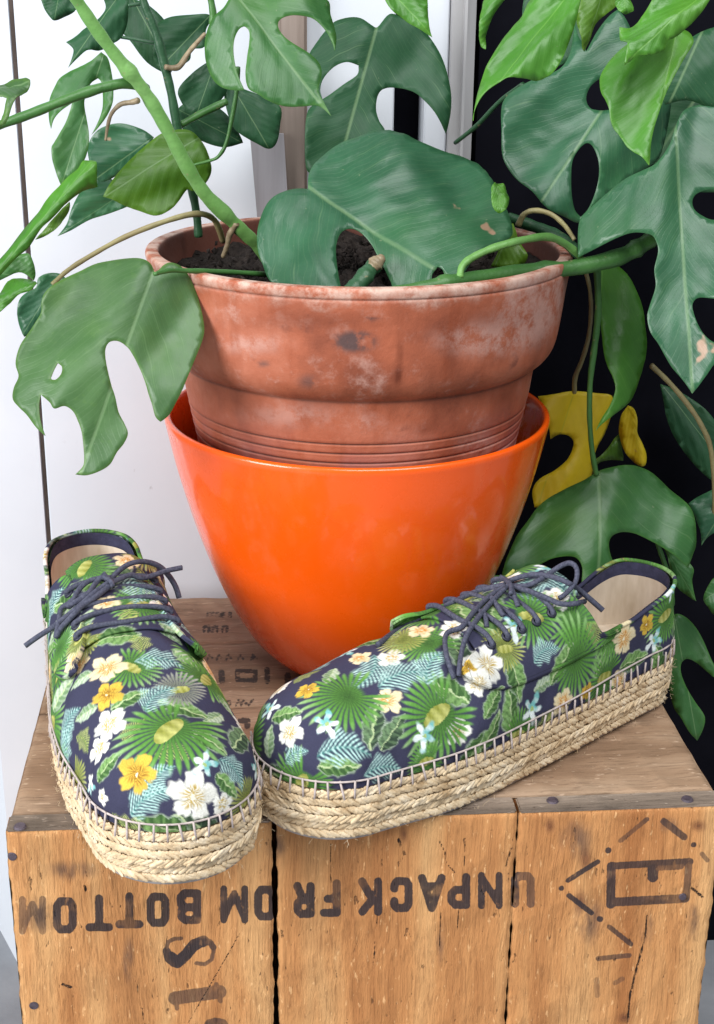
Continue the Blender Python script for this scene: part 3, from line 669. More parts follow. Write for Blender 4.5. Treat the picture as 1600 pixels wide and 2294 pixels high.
NAVY = np.array(srgb(50, 50, 74))
def sstep(x, w): return np.clip(x / w * .5 + .5, 0, 1)
def motif(kind, x, y, rng):
    """unit-disc print motif: returns alpha and colour per point"""
    kw = .25 if kind.startswith('f') and kind != 'flower' else 1.0
    wx = x + kw * .035 * np.sin(11 * y + rng) + kw * .02 * np.sin(23 * x + 2 * rng); y = y + kw * .035 * np.sin(10 * x + 2.1 * rng) + kw * .02 * np.sin(25 * y + rng); x = wx
    r = np.hypot(x, y); th = np.arctan2(y, x); n = len(x); C = np.zeros((n, 3))
    hsh = np.sin(x * 37.1 + y * 17.7 + rng) * .5 + .5
    mixc = lambda a, b, t: np.array(a) * (1 - t[:, None]) + np.array(b) * t[:, None]
    if kind in ('fan', 'fan_grey', 'fan_olive'):
        k = 31.0; q = th * k / np.pi; idx = np.floor((q + 101) / 2); saw = 1 - np.abs(((q + 101) % 2) - 1)
        hl = np.sin(idx * 12.9898 + rng * 7) * .5 + .5
        lim = (.80 + .22 * hl) * (1 - .10 * (np.abs(th) > 1.9)); a = sstep(lim * (.70 + .30 * saw ** .5) - r, .05)
        a *= sstep(saw - (.20 + .95 * np.clip(r - .50, 0, 1)) * np.clip(r * 5 - 1.0, 0, 1), .22) * (np.abs(th) < 2.75); a = np.maximum(a, sstep(.34 - r, .05))
        c0, c1, c2_ = {'fan': (srgb(58, 104, 30), srgb(98, 158, 58), srgb(176, 206, 150)), 'fan_grey': (srgb(96, 104, 88), srgb(150, 154, 138), srgb(206, 208, 198)), 'fan_olive': (srgb(106, 118, 36), srgb(164, 172, 84), srgb(214, 212, 160))}[kind]
        t = np.clip(r * 1.5, 0, 1); C = mixc(c0, c1, t); t2 = np.clip((r - .62) * 2.2, 0, 1) * (.4 + .6 * hl); C = C * (1 - t2[:, None]) + np.array(c2_) * t2[:, None]
        C *= (.50 + .50 * saw ** .7)[:, None]
        if rng % 2 < 1.1:
            bud = ((x - .05) / .36) ** 2 + ((y + .03) / .17) ** 2 < .9; C[bud] = mixc(srgb(140, 144, 48), srgb(200, 200, 116), np.clip(.5 + 2 * y + .3 * np.sin(x * 30), 0, 1))[bud]; a[bud] = 1
    elif kind in ('flower', 'yellow', 'orange'):
        rot = th + .25 * np.sin(rng); cz = np.abs(np.cos(2.5 * rot)); idx = np.floor((rot + np.pi / 5 + 10 * np.pi) / (2 * np.pi / 5)); hl = np.sin(idx * 5.3 + rng) * .5 + .5
        lim = (.50 + .44 * cz ** .6) * (.86 + .2 * hl) + .035 * np.sin(th * 17 + rng); a = sstep(lim - r, .06)
        pet, sh, cen = {'flower': (srgb(250, 248, 236), srgb(214, 210, 192), srgb(190, 158, 62)), 'yellow': (srgb(228, 190, 66), srgb(196, 146, 30), srgb(150, 104, 14)), 'orange': (srgb(246, 230, 186), srgb(226, 184, 96), srgb(208, 134, 30))}[kind]
        C = mixc(pet, sh, np.clip(.75 - r / lim + .35 * np.sin(th * 31 + rng) * (r > .2), 0, 1) * .8)
        m = np.clip((.42 + .16 * cz - r) / .22, 0, 1) * np.clip(.55 + .6 * np.sin(th * 19 + 3 * rng), 0, 1); C = C * (1 - m[:, None]) + np.array(cen) * m[:, None]
        C *= (1 - .30 * (cz < .20) * (r > .15) * (r < .8))[:, None]; C *= (1 - .18 * np.clip(np.sin(th * 2 + rng), 0, 1) * (r > .4))[:, None]
        C[r < .07] = srgb(252, 244, 210)
    elif kind == 'star':
        lim = .26 + .74 * np.abs(np.cos(2.5 * th)) ** 2.0 * (.8 + .2 * np.sin(th * 2 + rng)); a = sstep(lim - r, .08)
        m = np.clip(.35 + .7 * np.cos(th + rng) + .4 * np.sin(9 * r), 0, 1); C = mixc(srgb(240, 248, 244), srgb(122, 190, 186), m); C[r < .13] = srgb(166, 190, 120)
    elif kind in ('fern', 'fern_green'):
        bend = y + .35 * (x * x - .3); env = (.60 + .12 * np.sin(9 * x + rng)) * np.clip(1 - np.abs(x) ** 2.0, 0, 1) * (1 - .35 * x)
        st = np.sin((34 + 5 * np.sin(rng)) * (x - .95 * np.abs(bend) - .25 * bend ** 2) + rng); a = sstep(env - np.abs(bend), .10) * np.maximum(sstep(st + .15, .9), sstep(.05 - np.abs(bend), .04)) * (np.abs(x) < 1)
        c0, c1 = (srgb(62, 122, 116), srgb(196, 232, 222)) if kind == 'fern' else (srgb(92, 122, 40), srgb(196, 204, 118))
        C = mixc(c0, c1, np.clip(.45 + .45 * st + .5 * (hsh - .5) + .4 * (np.abs(bend) / .6 - .5), 0, 1))
    else:                                                                   # leaf
        env = .46 * np.clip(1 - x * x, 0, 1) ** .8 * (1 - .25 * x) * (1 + .06 * np.sin(16 * x + rng)); a = sstep(env - np.abs(y), .05) * (np.abs(x) < 1)
        v = np.sin(20 * (x - .7 * np.abs(y)) + rng); m = np.clip(.42 + .30 * v + .30 * np.sign(y) + .3 * (hsh - .5), 0, 1)
        c0, c1 = {'leaf': (srgb(54, 92, 34), srgb(132, 172, 98)), 'leaf_pale': (srgb(112, 144, 96), srgb(200, 214, 186)), 'leaf_dark': (srgb(44, 66, 42), srgb(112, 142, 98))}[kind]
        C = mixc(c0, c1, m); C[np.abs(y) < .03] = srgb(186, 204, 150); ol = (env - np.abs(y) < .05); C[ol] = C[ol] * .5 + np.array(srgb(206, 220, 196)) * .5
    C = C * (1 + .10 * np.sin(x * 53 + rng) * np.sin(y * 47))[:, None]
    return a, C
def paint(parts, anchors, bvh, mw, seed):
    """parts: list of (object, local vertex array, normals); print is laid flat in the tangent plane at every anchor"""
    rng = np.random.default_rng(seed); mwi = mw.inverted(); R3 = np.array(mw.to_3x3()); T3 = np.array(mw.translation)
    cols = [np.tile(NAVY, (len(p[1]), 1)) * (1 + .12 * rng.standard_normal((len(p[1]), 1)) * .3) for p in parts]
    camu = R3.T @ CAM_U; camr = R3.T @ CAM_R
    todo = []
    V0 = np.vstack([parts[0][1], parts[3][1], parts[3][1], parts[3][1]]); N0 = np.vstack([parts[0][2], parts[3][2], parts[3][2], parts[3][2]])
    used = []
    for kind, u, v, rp, ang in anchors:
        d = ray(u, v); o = mwi @ Vector(CAM); dd = (mwi.to_3x3() @ Vector(d)).normalized()
        hit = bvh.ray_cast(o, dd)
        if hit[0] is None: continue
        A = np.array(hit[0]); depth = (R3 @ A + T3 - CAM) @ CAM_F
        sc_ = 1.25 if kind.startswith('fan') else (1.08 if kind in ('flower', 'yellow', 'orange') else 1.12)
        todo.append((kind, A, np.array(hit[1]), sc_ * rp * depth / F_PX, math.radians(ang))); used.append(A)
    # the sides the photograph does not show carry the same print
    kinds = ['fan', 'leaf', 'flower', 'leaf_pale', 'fern_green', 'star', 'fan', 'leaf_dark', 'orange', 'fan_olive', 'fern', 'leaf']
    filler = []
    for i in rng.permutation(len(V0))[:5000]:
        A = V0[i]
        if all(np.sum((A - b) ** 2) > .0150 ** 2 for b in used):
            k = kinds[len(filler) % len(kinds)]; filler.append((k, A, N0[i], {'fan': .022, 'fern': .016, 'leaf': .015, 'leaf_dark': .015, 'fan_olive': .016}.get(k, .009), rng.uniform(0, 6.28))); used.append(A)
    order = {'leaf_dark': 0, 'leaf': 1, 'leaf_pale': 1, 'fan_grey': 2, 'fan_olive': 2, 'fan': 3, 'fern_green': 4, 'fern': 4, 'yellow': 5, 'orange': 5, 'flower': 6, 'star': 6}
    for kind, A, nrm, R_, ang in sorted(filler, key=lambda q: order[q[0]]) + sorted(todo, key=lambda q: order[q[0]]):
        nrm = nrm / np.linalg.norm(nrm); t2 = camu - nrm * (camu @ nrm)
        if np.linalg.norm(t2) < .15: t2 = camr - nrm * (camr @ nrm)
        t2 /= np.linalg.norm(t2); t1 = np.cross(t2, nrm); ca, sa = math.cos(ang), math.sin(ang)
        ph = rng.uniform(0, 6)
        for (o, V, N), col in zip(parts, cols):
            D = V - A; q = np.where((np.abs(D).max(1) < R_ * 1.1) & (N @ nrm > .1))[0]
            if not len(q): continue
            x = D[q] @ t1 / R_; y = D[q] @ t2 / R_
            a, C = motif(kind, ca * x + sa * y, -sa * x + ca * y, ph)
            col[q] = col[q] * (1 - a[:, None]) + C * a[:, None]
    for k_ in (1, 2):                                                       # dark stitch rows just inside the flap edges
        c3_ = cols[k_].reshape(260, 110, 3); 
        for j in (4, 9, 105): c3_[:, j] *= .45
        c3_[252, :] *= .5; cols[k_] = c3_.reshape(-1, 3)
    for (o, V, N), col in zip(parts, cols): cattr(o, 'print', np.clip(col * .92 + np.array([.018, .018, .022]), 0, 1))

def capsule(L, r, n=6):
    zs = [(-L / 2, r * .35), (-L / 2 + r * .6, r * .85), (0, r), (L / 2 - r * .6, r * .85), (L / 2, r * .35)]
    th = np.linspace(0, 2 * np.pi, n, endpoint=False)
    V = np.array([(rr * math.cos(t), rr * math.sin(t), z) for z, rr in zs for t in th]); Fc = []
    for i in range(4):
        for j in range(n): Fc.append([i * n + j, i * n + (j + 1) % n, (i + 1) * n + (j + 1) % n, (i + 1) * n + j])
    Fc += [list(range(n))[::-1], [4 * n + j for j in range(n)]]
    return V, np.array(Fc[:-2]), Fc[-2:]

def build_shoe(origin, ydir, asym, label, anchors, laces, seed):
    yd = np.array([ydir[0], ydir[1], 0.0]); yd /= np.linalg.norm(yd)
    root = empty('espadrille_shoe', (origin[0], origin[1], .0018), math.atan2(-yd[0], yd[1])); tag(root, label, 'shoe', 'pair of floral espadrilles on the crate')
    xd = np.array([yd[1], -yd[0], 0.0])
    mw = Matrix(((xd[0], yd[0], 0, origin[0]), (xd[1], yd[1], 0, origin[1]), (0, 0, 1, .0018), (0, 0, 0, 1)))
    rng = np.random.default_rng(seed)
    NA, NV = 1040, 132
    O, per = shoe_outline(asym, NA); ep = edge_phi(O)
    v = np.linspace(0, 1, NV); PH = ep[:, None] * v[None, :] ** .92
    OO = np.repeat(O[:, None], NV, 1); G = form(OO, PH, .0006)
    # soft creases in the canvas
    def crease(G):
        x, y, z = G[..., 0], G[..., 1], G[..., 2]
        return .0011 * np.sin(y * 210 + 2.6 * np.sin(x * 70 + asym) + z * 60) * np.exp(-((y - .192) / .022) ** 2) + .0004 * np.sin(y * 470 + 3 * np.sin(x * 90)) * np.exp(-((z - Z0 - .012) / .008) ** 2) + .0005 * np.sin(x * 120 + y * 90 + 3 * asym) + .0005 * np.sin(z * 150 + y * 70)
    Gx = np.vstack([G[-1:], G, G[:1]]); Nn = gnormals(Gx)[1:-1]
    cen = np.stack([OO[..., 2], OO[..., 3], np.full(PH.shape, Z0)], -1); flip = np.sign(np.sum(Nn * (G - cen), -1, keepdims=True)); Nn *= np.where(flip == 0, 1, flip)
    wgt = np.clip(v / .15, 0, 1)[None, :, None] * np.clip((np.pi / 2 - PH) / .25, 0, 1)[..., None]
    G = G + Nn * (crease(G)[..., None]) * wgt
    up = mesh('upper', G.reshape(-1, 3), grid_faces(NA, NV, True), M['print'], root)
    parts = [(up, G.reshape(-1, 3), Nn.reshape(-1, 3))]
    # quarters: overlapping side flaps that carry the eyelets
    s0, s1 = .25, .652; nu, nw = 260, 110
    flaps = []
    side_of = O[:, 0] - O[:, 2] > 0; straight = (O[:, 4] > .1171) & (O[:, 4] < .8449)
    for sd in (1, -1):
        q = np.where(straight & (side_of if sd > 0 else ~side_of))[0]; q = q[np.argsort(O[q, 4])]
        ss = np.linspace(s0, s1, nu); Os = np.stack([np.interp(ss, O[q, 4], O[q, k]) for k in range(5)], 1); eps = np.interp(ss, O[q, 4], ep[q])
        lo = np.interp(ss, [.25, .40, .50, .57, .61, .635, .652], [.26, .30, .325, .36, .42, .49, .585]) * np.pi / 2
        hi = np.interp(ss, [.25, .36, .385, .41, .57, .60, .625, .645, .652], [.99, .74, .76, .765, .745, .715, .675, .625, .60]) * np.pi / 2
        hi = np.minimum(hi, eps * .995); hi = np.convolve(np.pad(hi, 4, 'edge'), np.ones(9) / 9, 'valid'); hi = np.maximum(hi, lo + .002)
        w = np.linspace(0, 1, nw); PHf = lo[:, None] + (hi - lo)[:, None] * w[None]
        Of = np.repeat(Os[:, None], nw, 1); Gf = form(Of, PHf, .0006); Nf = gnormals(Gf)
        c = np.stack([Of[..., 2], Of[..., 3], np.full(PHf.shape, Z0)], -1); Nf *= np.where(np.sum(Nf * (Gf - c), -1, keepdims=True) < 0, -1, 1)
        lift = .0019 + .0048 * np.clip((ss - .50) / .15, 0, 1)[:, None] ** 1.6 * (.55 + .45 * w[None]) + .0016 * np.clip((w - .5) / .5, 0, 1)[None] ** 2
        ed = np.minimum(np.minimum(w[None] / .03, (1 - w[None]) / .03), np.ones((nu, 1)) * np.minimum((1 - np.linspace(0, 1, nu)) / .015, 1)[:, None])
        lift = lift * (.55 + .45 * np.clip(ed, 0, 1))
        Gf = Gf + Nf * (lift + crease(Gf))[..., None]
        fo = mesh('side_flap', Gf.reshape(-1, 3), grid_faces(nu, nw), M['print'], root)
        md = fo.modifiers.new('thickness', 'SOLIDIFY'); md.thickness = .0016; md.offset = -1 if True else 1
        parts.append((fo, Gf.reshape(-1, 3), Nf.reshape(-1, 3))); flaps.append((Gf, Nf, ss, lo, hi, Os))
    # fix flap orientation so that thickness goes inwards
    for (o, V, N), (Gf, Nf, *_r) in zip(parts[1:], flaps):
        f = o.data.polygons[nu * 50]
        if np.dot(np.array(f.normal), Nf[nu // 2, nw // 2]) < 0: o.modifiers['thickness'].offset = 1
    # tongue
    nu2, nw2 = 110, 64; ss = np.linspace(.335, .60, nu2); q = np.where(straight & side_of)[0]; q = q[np.argsort(O[q, 4])]; q2 = np.where(straight & ~side_of)[0]; q2 = q2[np.argsort(O[q2, 4])]
    Tg = np.zeros((nu2, nw2, 3)); wn = np.linspace(-1, 1, nw2)
    for j, t in enumerate(wn):
        qq = q if t >= 0 else q2
        Os = np.stack([np.interp(ss, O[qq, 4], O[qq, k]) for k in range(5)], 1)
        Tg[:, j] = form(Os, np.full(nu2, np.pi / 2 * (1 - .30 * abs(t))), .0006)
    hs = smooth_tab(ss, H_T); Tg[..., 2] += .0016 + (np.clip((.40 - ss) / .065, 0, 1) ** 1.5 * .004 - np.clip((.40 - ss) / .07, 0, 1) * (hs - .065))[:, None]
    Nt = gnormals(Tg); Nt *= np.where(Nt[..., 2:3] < 0, -1, 1)
    to = mesh('tongue', Tg.reshape(-1, 3), grid_faces(nu2, nw2), M['print'], root); md = to.modifiers.new('thickness', 'SOLIDIFY'); md.thickness = .0015; md.offset = 0
    parts.append((to, Tg.reshape(-1, 3), Nt.reshape(-1, 3)))
    # collar: binding, dark band and lining inside
    hv = np.where((O[:, 4] < .43))[0]; i0 = hv[0]; rng_i = np.arange(hv[0], hv[-1] + 1)
    rim = G[rng_i, -1]
    bt = tube('collar_binding', rim, .0014, M['print'], root, 8)
    bco = np.empty(len(bt.data.vertices) * 3); bt.data.vertices.foreach_get('co', bco); bco = bco.reshape(-1, 3)
    parts.append((bt, bco, np.repeat(Nn[rng_i, -1], 8, 0)))
    def inner(name, f0, f1, nb, off, mat):
        ii = np.arange(hv[0], hv[-1] + 1, 3); a = np.linspace(f0, f1, nb)
        Oi = np.repeat(O[ii][:, None], nb, 1); Gi = form(Oi, ep[ii][:, None] * a[None], .0006 + off)
        return mesh(name, Gi.reshape(-1, 3), grid_faces(len(ii), nb), mat, root)
    inner('lining', .0, .80, 20, .0034, M['lining']); inner('collar_band', .76, .995, 10, .0027, M['band'])
    Oi = O[::8]; ctr = Oi[:, 2:4] + (Oi[:, :2] - Oi[:, 2:4]) * .93
    n = len(ctr); vv = np.c_[ctr, np.full(n, Z0 + .004)].tolist()
    mesh('insole', vv, [list(range(n))[::-1]], M['lining'], root, False)
    # sole: core, rows of braid, outsole
    def ring(off, z):
        d = np.stack([O[:, 0] - O[:, 2], O[:, 1] - O[:, 3]], 1); T = np.roll(O[:, :2], -1, 0) - np.roll(O[:, :2], 1, 0); T /= np.linalg.norm(T, axis=1)[:, None]
        Nn2 = np.stack([-T[:, 1], T[:, 0]], 1); sg = np.sign(np.sum(Nn2 * d, 1))[:, None]; return np.c_[O[:, :2] + Nn2 * sg * off, np.full(NA, z)], np.c_[Nn2 * sg, np.zeros(NA)], np.c_[T, np.zeros(NA)]
    lay = [(-.010, .0022), (-.003, .0022), (-.0025, .004), (-.0012, .012), (-.0012, .026), (-.0022, .0325), (-.004, Z0), (-.03, Z0)]
    V = np.stack([ring(o_, z)[0][::4] for o_, z in lay], 1); na4 = V.shape[1 - 1]
    mesh('sole_core', V.reshape(-1, 3), grid_faces(na4, len(lay), True), M['jute_core'], root)
    lay = [(-.03, .0), (-.006, .0), (-.0035, .0006), (-.003, .0026)]
    V = np.stack([ring(o_, z)[0][::4] for o_, z in lay], 1)
    mesh('outsole', V.reshape(-1, 3), grid_faces(V.shape[0], len(lay), True), M['outsole'], root)
    rowh = .0102; pitch = .0018; ns = int(per / pitch)
    Vc, Fq, _ = capsule(.0080, .00142)
    for row in range(3):
        zc = .0030 + rowh * (row + .5); off = (-.0016, .0004, .0004)[row]
        Rg, Ng, Tg2 = ring(off, zc); VV = []; FF = []
        for half in (-1, 1):
            for k in range(ns):
                i = (k + .5 * (half > 0)) / ns * NA + rng.normal(0, .35); ii = int(i) % NA
                P = Rg[ii]; nn = Ng[ii]; tt = Tg2[ii]; zz = np.array([0, 0, 1.0])
                ax = tt * .86 * (1 if row % 2 else -1) + zz * half * .52 + rng.normal(0, .07, 3); ax /= np.linalg.norm(ax)
                b1 = np.cross(ax, nn); b1 /= np.linalg.norm(b1); b2 = np.cross(b1, ax)
                sc = rng.uniform(.85, 1.15); Pc = P + zz * half * rowh * .25 + nn * rng.normal(0, .0003)
                b = len(VV) * len(Vc)
                VV.append(Pc + (Vc[:, :1] * b1 * .92 + Vc[:, 1:2] * b2 * .55) * sc + Vc[:, 2:3] * ax * rng.uniform(.92, 1.1)); FF.append(Fq + b)
        o = mesh('jute_braid', np.vstack(VV), np.vstack(FF), M['jute'], root); o['kind'] = 'stuff'
    # frayed fibres standing off the jute
    VV = []; FF = []; RINGS = [ring(.0016, z) for z in np.linspace(.001, .032, 12)]
    for k in range(520):
        ii = rng.integers(0, NA); R0, N0, T0 = RINGS[rng.integers(0, 12)]; 
        P = R0[ii]; d = N0[ii] * rng.uniform(.1, .8) + T0[ii] * rng.normal(0, .8) + np.array([0, 0, rng.normal(0, .6)]); d /= np.linalg.norm(d); L = rng.uniform(.0012, .0034)
        a = np.cross(d, [0, 0, 1.0]) + 1e-6; a /= np.linalg.norm(a); b = np.cross(a, d); r = .00008; base = len(VV) * 6
        Q = [P + r * (math.cos(t) * a + math.sin(t) * b) for t in (0, 2.1, 4.2)]; VV.append(np.array(Q + [q_ + d * L + np.array([0, 0, -.2 * L]) for q_ in Q]))
        FF.append(np.array([[0, 1, 4, 3], [1, 2, 5, 4], [2, 0, 3, 5]]) + base)
    o = mesh('loose_fibre', np.vstack(VV), np.vstack(FF), M['jute'], root); o['kind'] = 'stuff'
    # edge stitching
    fi = np.interp(.0075, [0, 1], [0, 1])
    sp = form(O, np.full(NA, .105), -.0004); low = ring(.0018, Z0 - .0035)[0]
    tube('edge_thread', sp[::4] + np.array([0, 0, .0003]), .0006, M['thread'], root, 6, True)
    Vs, Fs, caps = capsule(1.0, .00065, 6); sm_ = None
    nst = int(per / .0068)
    Vs = Vs.copy()
    for k in range(nst):
        i = int(k / nst * NA); A = low[i]; B = sp[i] + ring(.0007, 0)[1][i] * .0006; ax = B - A; L = np.linalg.norm(ax)
        if sm_ is None:
            Vn = Vs.copy(); Vn[:, 2] *= .0105; sm_ = mesh('stitch', Vn, Fs, M['thread'], root); o = sm_
        else:
            o = bpy.data.objects.new('stitch', sm_.data); COL.objects.link(o); o.parent = root
        o.location = (A + B) / 2; o.rotation_euler = (Vector((0, 0, 1)).rotation_difference(Vector(ax + rng.normal(0, .0012, 3)))).to_euler()
    # vertex BVH for print and laces
    st = 5; Gs = G[::st, ::st]; polys = grid_faces(Gs.shape[0], Gs.shape[1], True); vs = [Vector(p) for p in Gs.reshape(-1, 3)]; fs = polys.tolist()
    for Gf, *_r in flaps:
        g = Gf[::4, ::4]; b = len(vs); vs += [Vector(p) for p in g.reshape(-1, 3)]; fs += (grid_faces(g.shape[0], g.shape[1]) + b).tolist()
    g = Tg[::4, ::4]; b = len(vs); vs += [Vector(p) for p in g.reshape(-1, 3)]; fs += (grid_faces(g.shape[0], g.shape[1]) + b).tolist()
    bvh = BVHTree.FromPolygons(vs, fs)
    def nrm_fix(h):
        nn = h[1]; d = (mw.inverted() @ Vector(CAM)) - h[0]
        return nn if nn.dot(d) > 0 else -nn
    class B2:
        def ray_cast(s, o, d):
            h = bvh.ray_cast(o, d); return (None,) if h[0] is None else (h[0], nrm_fix(h))
    paint(parts, anchors, B2(), mw, seed)
    # eyelets, five a side
    eyes = {}
    for sd, (Gf, Nf, ss, lo, hi, Os) in zip((1, -1), flaps):
        for k, s in enumerate((.412, .452, .492, .532, .572)):
            i = int((s - s0) / (s1 - s0) * (nu - 1)); j = int(.86 * (nw - 1)); P, Nm = Gf[i, j], Nf[i, j]; eyes[(sd, k)] = (P, Nm)
            a = np.cross(Nm, [0, 1, 0]); a /= np.linalg.norm(a); b = np.cross(Nm, a); th = np.linspace(0, 2 * np.pi, 16, endpoint=False)
            e = tube('eyelet', [P + Nm * .0004 + .0023 * (math.cos(t) * a + math.sin(t) * b) for t in th], .0009, M['eyelet'], root, 6, True)
            mesh('eyelet_hole', [P + Nm * .00035 + .0021 * (math.cos(t) * a + math.sin(t) * b) for t in th], [list(range(16))], M['eyelet'], e, False)
    # laces
    mwi = mw.inverted(); o_l = np.array(mwi @ Vector(CAM)); R3i = np.array(mwi.to_3x3())
    LR = .00172
    def lace_px(path, off, name='lace', free=None):
        P = []; prev = None
        pts = catmull(np.asarray(path, float), 6)
        hits = []
        for u, v_ in pts:
            d = R3i @ ray(u, v_); d /= np.linalg.norm(d); h = bvh.ray_cast(Vector(o_l), Vector(d))
            hits.append((d, np.linalg.norm(np.array(h[0]) - o_l) if h[0] is not None else None))
        ds = [h[1] for h in hits]; good = [i for i, x in enumerate(ds) if x is not None]
        if not good: return
        dist = np.interp(np.arange(len(ds)), good, [ds[i] for i in good])
        if free is not None: dist = np.minimum(dist, np.linspace(dist[0], dist[0] + free, len(dist)))
        k = 7; dist = np.minimum(dist, np.convolve(np.pad(dist, k // 2, 'edge'), np.ones(k) / k, 'valid'))
        oo = np.interp(np.linspace(0, 1, len(dist)), np.linspace(0, 1, len(off)), off)
        P = np.array([o_l + h[0] * (dd - of) for h, dd, of in zip(hits, dist, oo)])
        P = np.vstack([P[:1], (P[:-2] + P[1:-1] + P[2:]) / 3, P[-1:]])
        return tube(name, P, LR, M['lace'], root, 8, flat=.85)
    for path, off, free in laces: lace_px(path, off, 'lace', free)
    # straight rungs between the eyelets
    for k in range(5):
        (A, na_), (B, nb_) = eyes[(1, k)], eyes[(-1, k)]
        mid = (A + B) / 2 + np.array([0, 0, .0062 + .0012 * rng.random()]); sh = np.array([0, rng.normal(0, .0015), 0])
        pth = catmull([A - na_ * .002, A + na_ * .0022, A * .72 + mid * .28 + np.array([0, 0, .0035]), mid + sh, B * .72 + mid * .28 + np.array([0, 0, .0035]), B + nb_ * .0022, B - nb_ * .002], 6)
        tube('lace', pth, LR, M['lace'], root, 8, flat=.85)
    return root

def c6(L): return [(540 + a / 1.509, 1230 + b / 1.509) for a, b in L]
def c62(L): return [(800 + a / 2, 1230 + b / 2) for a, b in L]
def c52(L): return [(a / 3.2, 1180 + b / 3.2) for a, b in L]
R_ANCH = [('fan', 779, 1560, 88, 200), ('fan', 985, 1602, 92, 215), ('fan', 1185, 1380, 70, -10), ('fan', 1292, 1478, 76, -15), ('fan', 1160, 1645, 62, 0), ('fan_olive', 905, 1432, 52, 230),
  ('fan_olive', 1130, 1452, 50, 0), ('fan', 957, 1707, 48, 200), ('flower', 649, 1641, 38, 10), ('orange', 1398, 1432, 44, 30), ('orange', 1262, 1572, 36, 0), ('orange', 1243, 1612, 34, 40), ('flower', 1092, 1490, 50, 0),
  ('flower', 1075, 1530, 34, 0), ('orange', 944, 1412, 32, 0), ('orange', 805, 1475, 28, 0), ('yellow', 1050, 1498, 24, 0), ('yellow', 1448, 1400, 26, 0), ('yellow', 1446, 1508, 27, 0), ('yellow', 1315, 1548, 24, 0),
  ('yellow', 690, 1545, 30, 0), ('star', 732, 1622, 34, 10), ('star', 951, 1648, 36, 50), ('star', 1150, 1402, 32, 0), ('star', 1192, 1588, 38, 0), ('star', 1465, 1435, 30, 0), ('flower', 1300, 1605, 26, 0),
  ('fern', 772, 1680, 55, 0), ('fern', 905, 1512, 58, 20), ('fern', 1045, 1702, 42, -20), ('fern', 860, 1722, 44, 0), ('fern', 966, 1490, 46, 60), ('fern', 1362, 1560, 40, 50), ('fern', 1222, 1460, 38, 20), ('fern', 660, 1690, 30, 30),
  ('leaf_dark', 838, 1622, 52, 75), ('leaf_dark', 880, 1640, 46, 50), ('leaf', 760, 1718, 44, 0), ('leaf', 1103, 1640, 46, 70), ('leaf', 1262, 1485, 50, 60), ('leaf', 1105, 1572, 40, 50), ('leaf', 1330, 1620, 40, 10), ('leaf', 1420, 1480, 46, 15), ('leaf', 640, 1600, 40, 20), ('fern', 1345, 1400, 30, 30)]
L_ANCH = [('fan', 385, 1632, 108, 235), ('fan', 292, 1492, 64, -40), ('fan_grey', 400, 1545, 56, 10), ('fan', 134, 1452, 52, 30), ('fan_olive', 180, 1430, 46, 250), ('flower', 244, 1623, 44, 10), ('flower', 223, 1676, 36, 0), ('flower', 433, 1786, 58, 20),
  ('yellow', 307, 1735, 50, 0), ('yellow', 240, 1556, 40, 0), ('orange', 240, 1498, 46, 30), ('orange', 240, 1352, 30, 0), ('orange', 112, 1508, 34, 0), ('flower', 203, 1757, 24, 0), ('flower', 228, 1785, 20, 0), ('star', 459, 1712, 34, 0),
  ('star', 203, 1760, 28, 0), ('fern', 333, 1790, 52, 30), ('fern', 526, 1728, 42, -60), ('fern', 353, 1560, 50, 50), ('fern', 360, 1478, 50, -20), ('fern', 152, 1620, 46, 60), ('fern', 150, 1665, 44, 80), ('fern', 350, 1745, 44, 50),
  ('leaf', 290, 1565, 44, 40), ('leaf', 240, 1716, 40, 60), ('leaf_pale', 140, 1552, 46, 60), ('leaf_pale', 185, 1395, 44, 50), ('leaf', 510, 1760, 36, -50), ('flower', 500, 1800, 28, 0), ('leaf_pale', 130, 1400, 44, 80), ('leaf', 470, 1660, 44, -50), ('orange', 470, 1500, 34, 0), ('fern', 120, 1350, 40, 70)]
L_LACES = [
 (c52([(780, 385), (700, 372), (620, 400), (560, 460), (520, 535), (440, 585), (425, 680), (402, 790), (440, 725), (520, 640), (590, 565), (690, 500), (785, 425)]), [.008, .009, .006, .005, .006, .007, .008], .03),
 (c52([(780, 400), (680, 470), (580, 560), (480, 640), (380, 720), (270, 790), (180, 855)]), [.010, .006, .006, .006], .004),
 (c52([(790, 380), (860, 310), (940, 262), (1040, 250), (1140, 282), (1210, 350), (1260, 430), (1285, 510)]), [.008, .010, .006, .004], .03),
 (c52([(800, 400), (870, 370), (940, 345), (1020, 368), (1110, 345), (1200, 315), (1305, 293)]), [.010, .009, .008], .02),
 (c52([(745, 340), (770, 370), (800, 400), (810, 430)]), [.012, .013, .011], .0),
 (c52([(800, 395), (740, 360), (690, 400), (640, 470), (560, 530), (480, 570)]), [.012, .010, .009, .008], .01)]
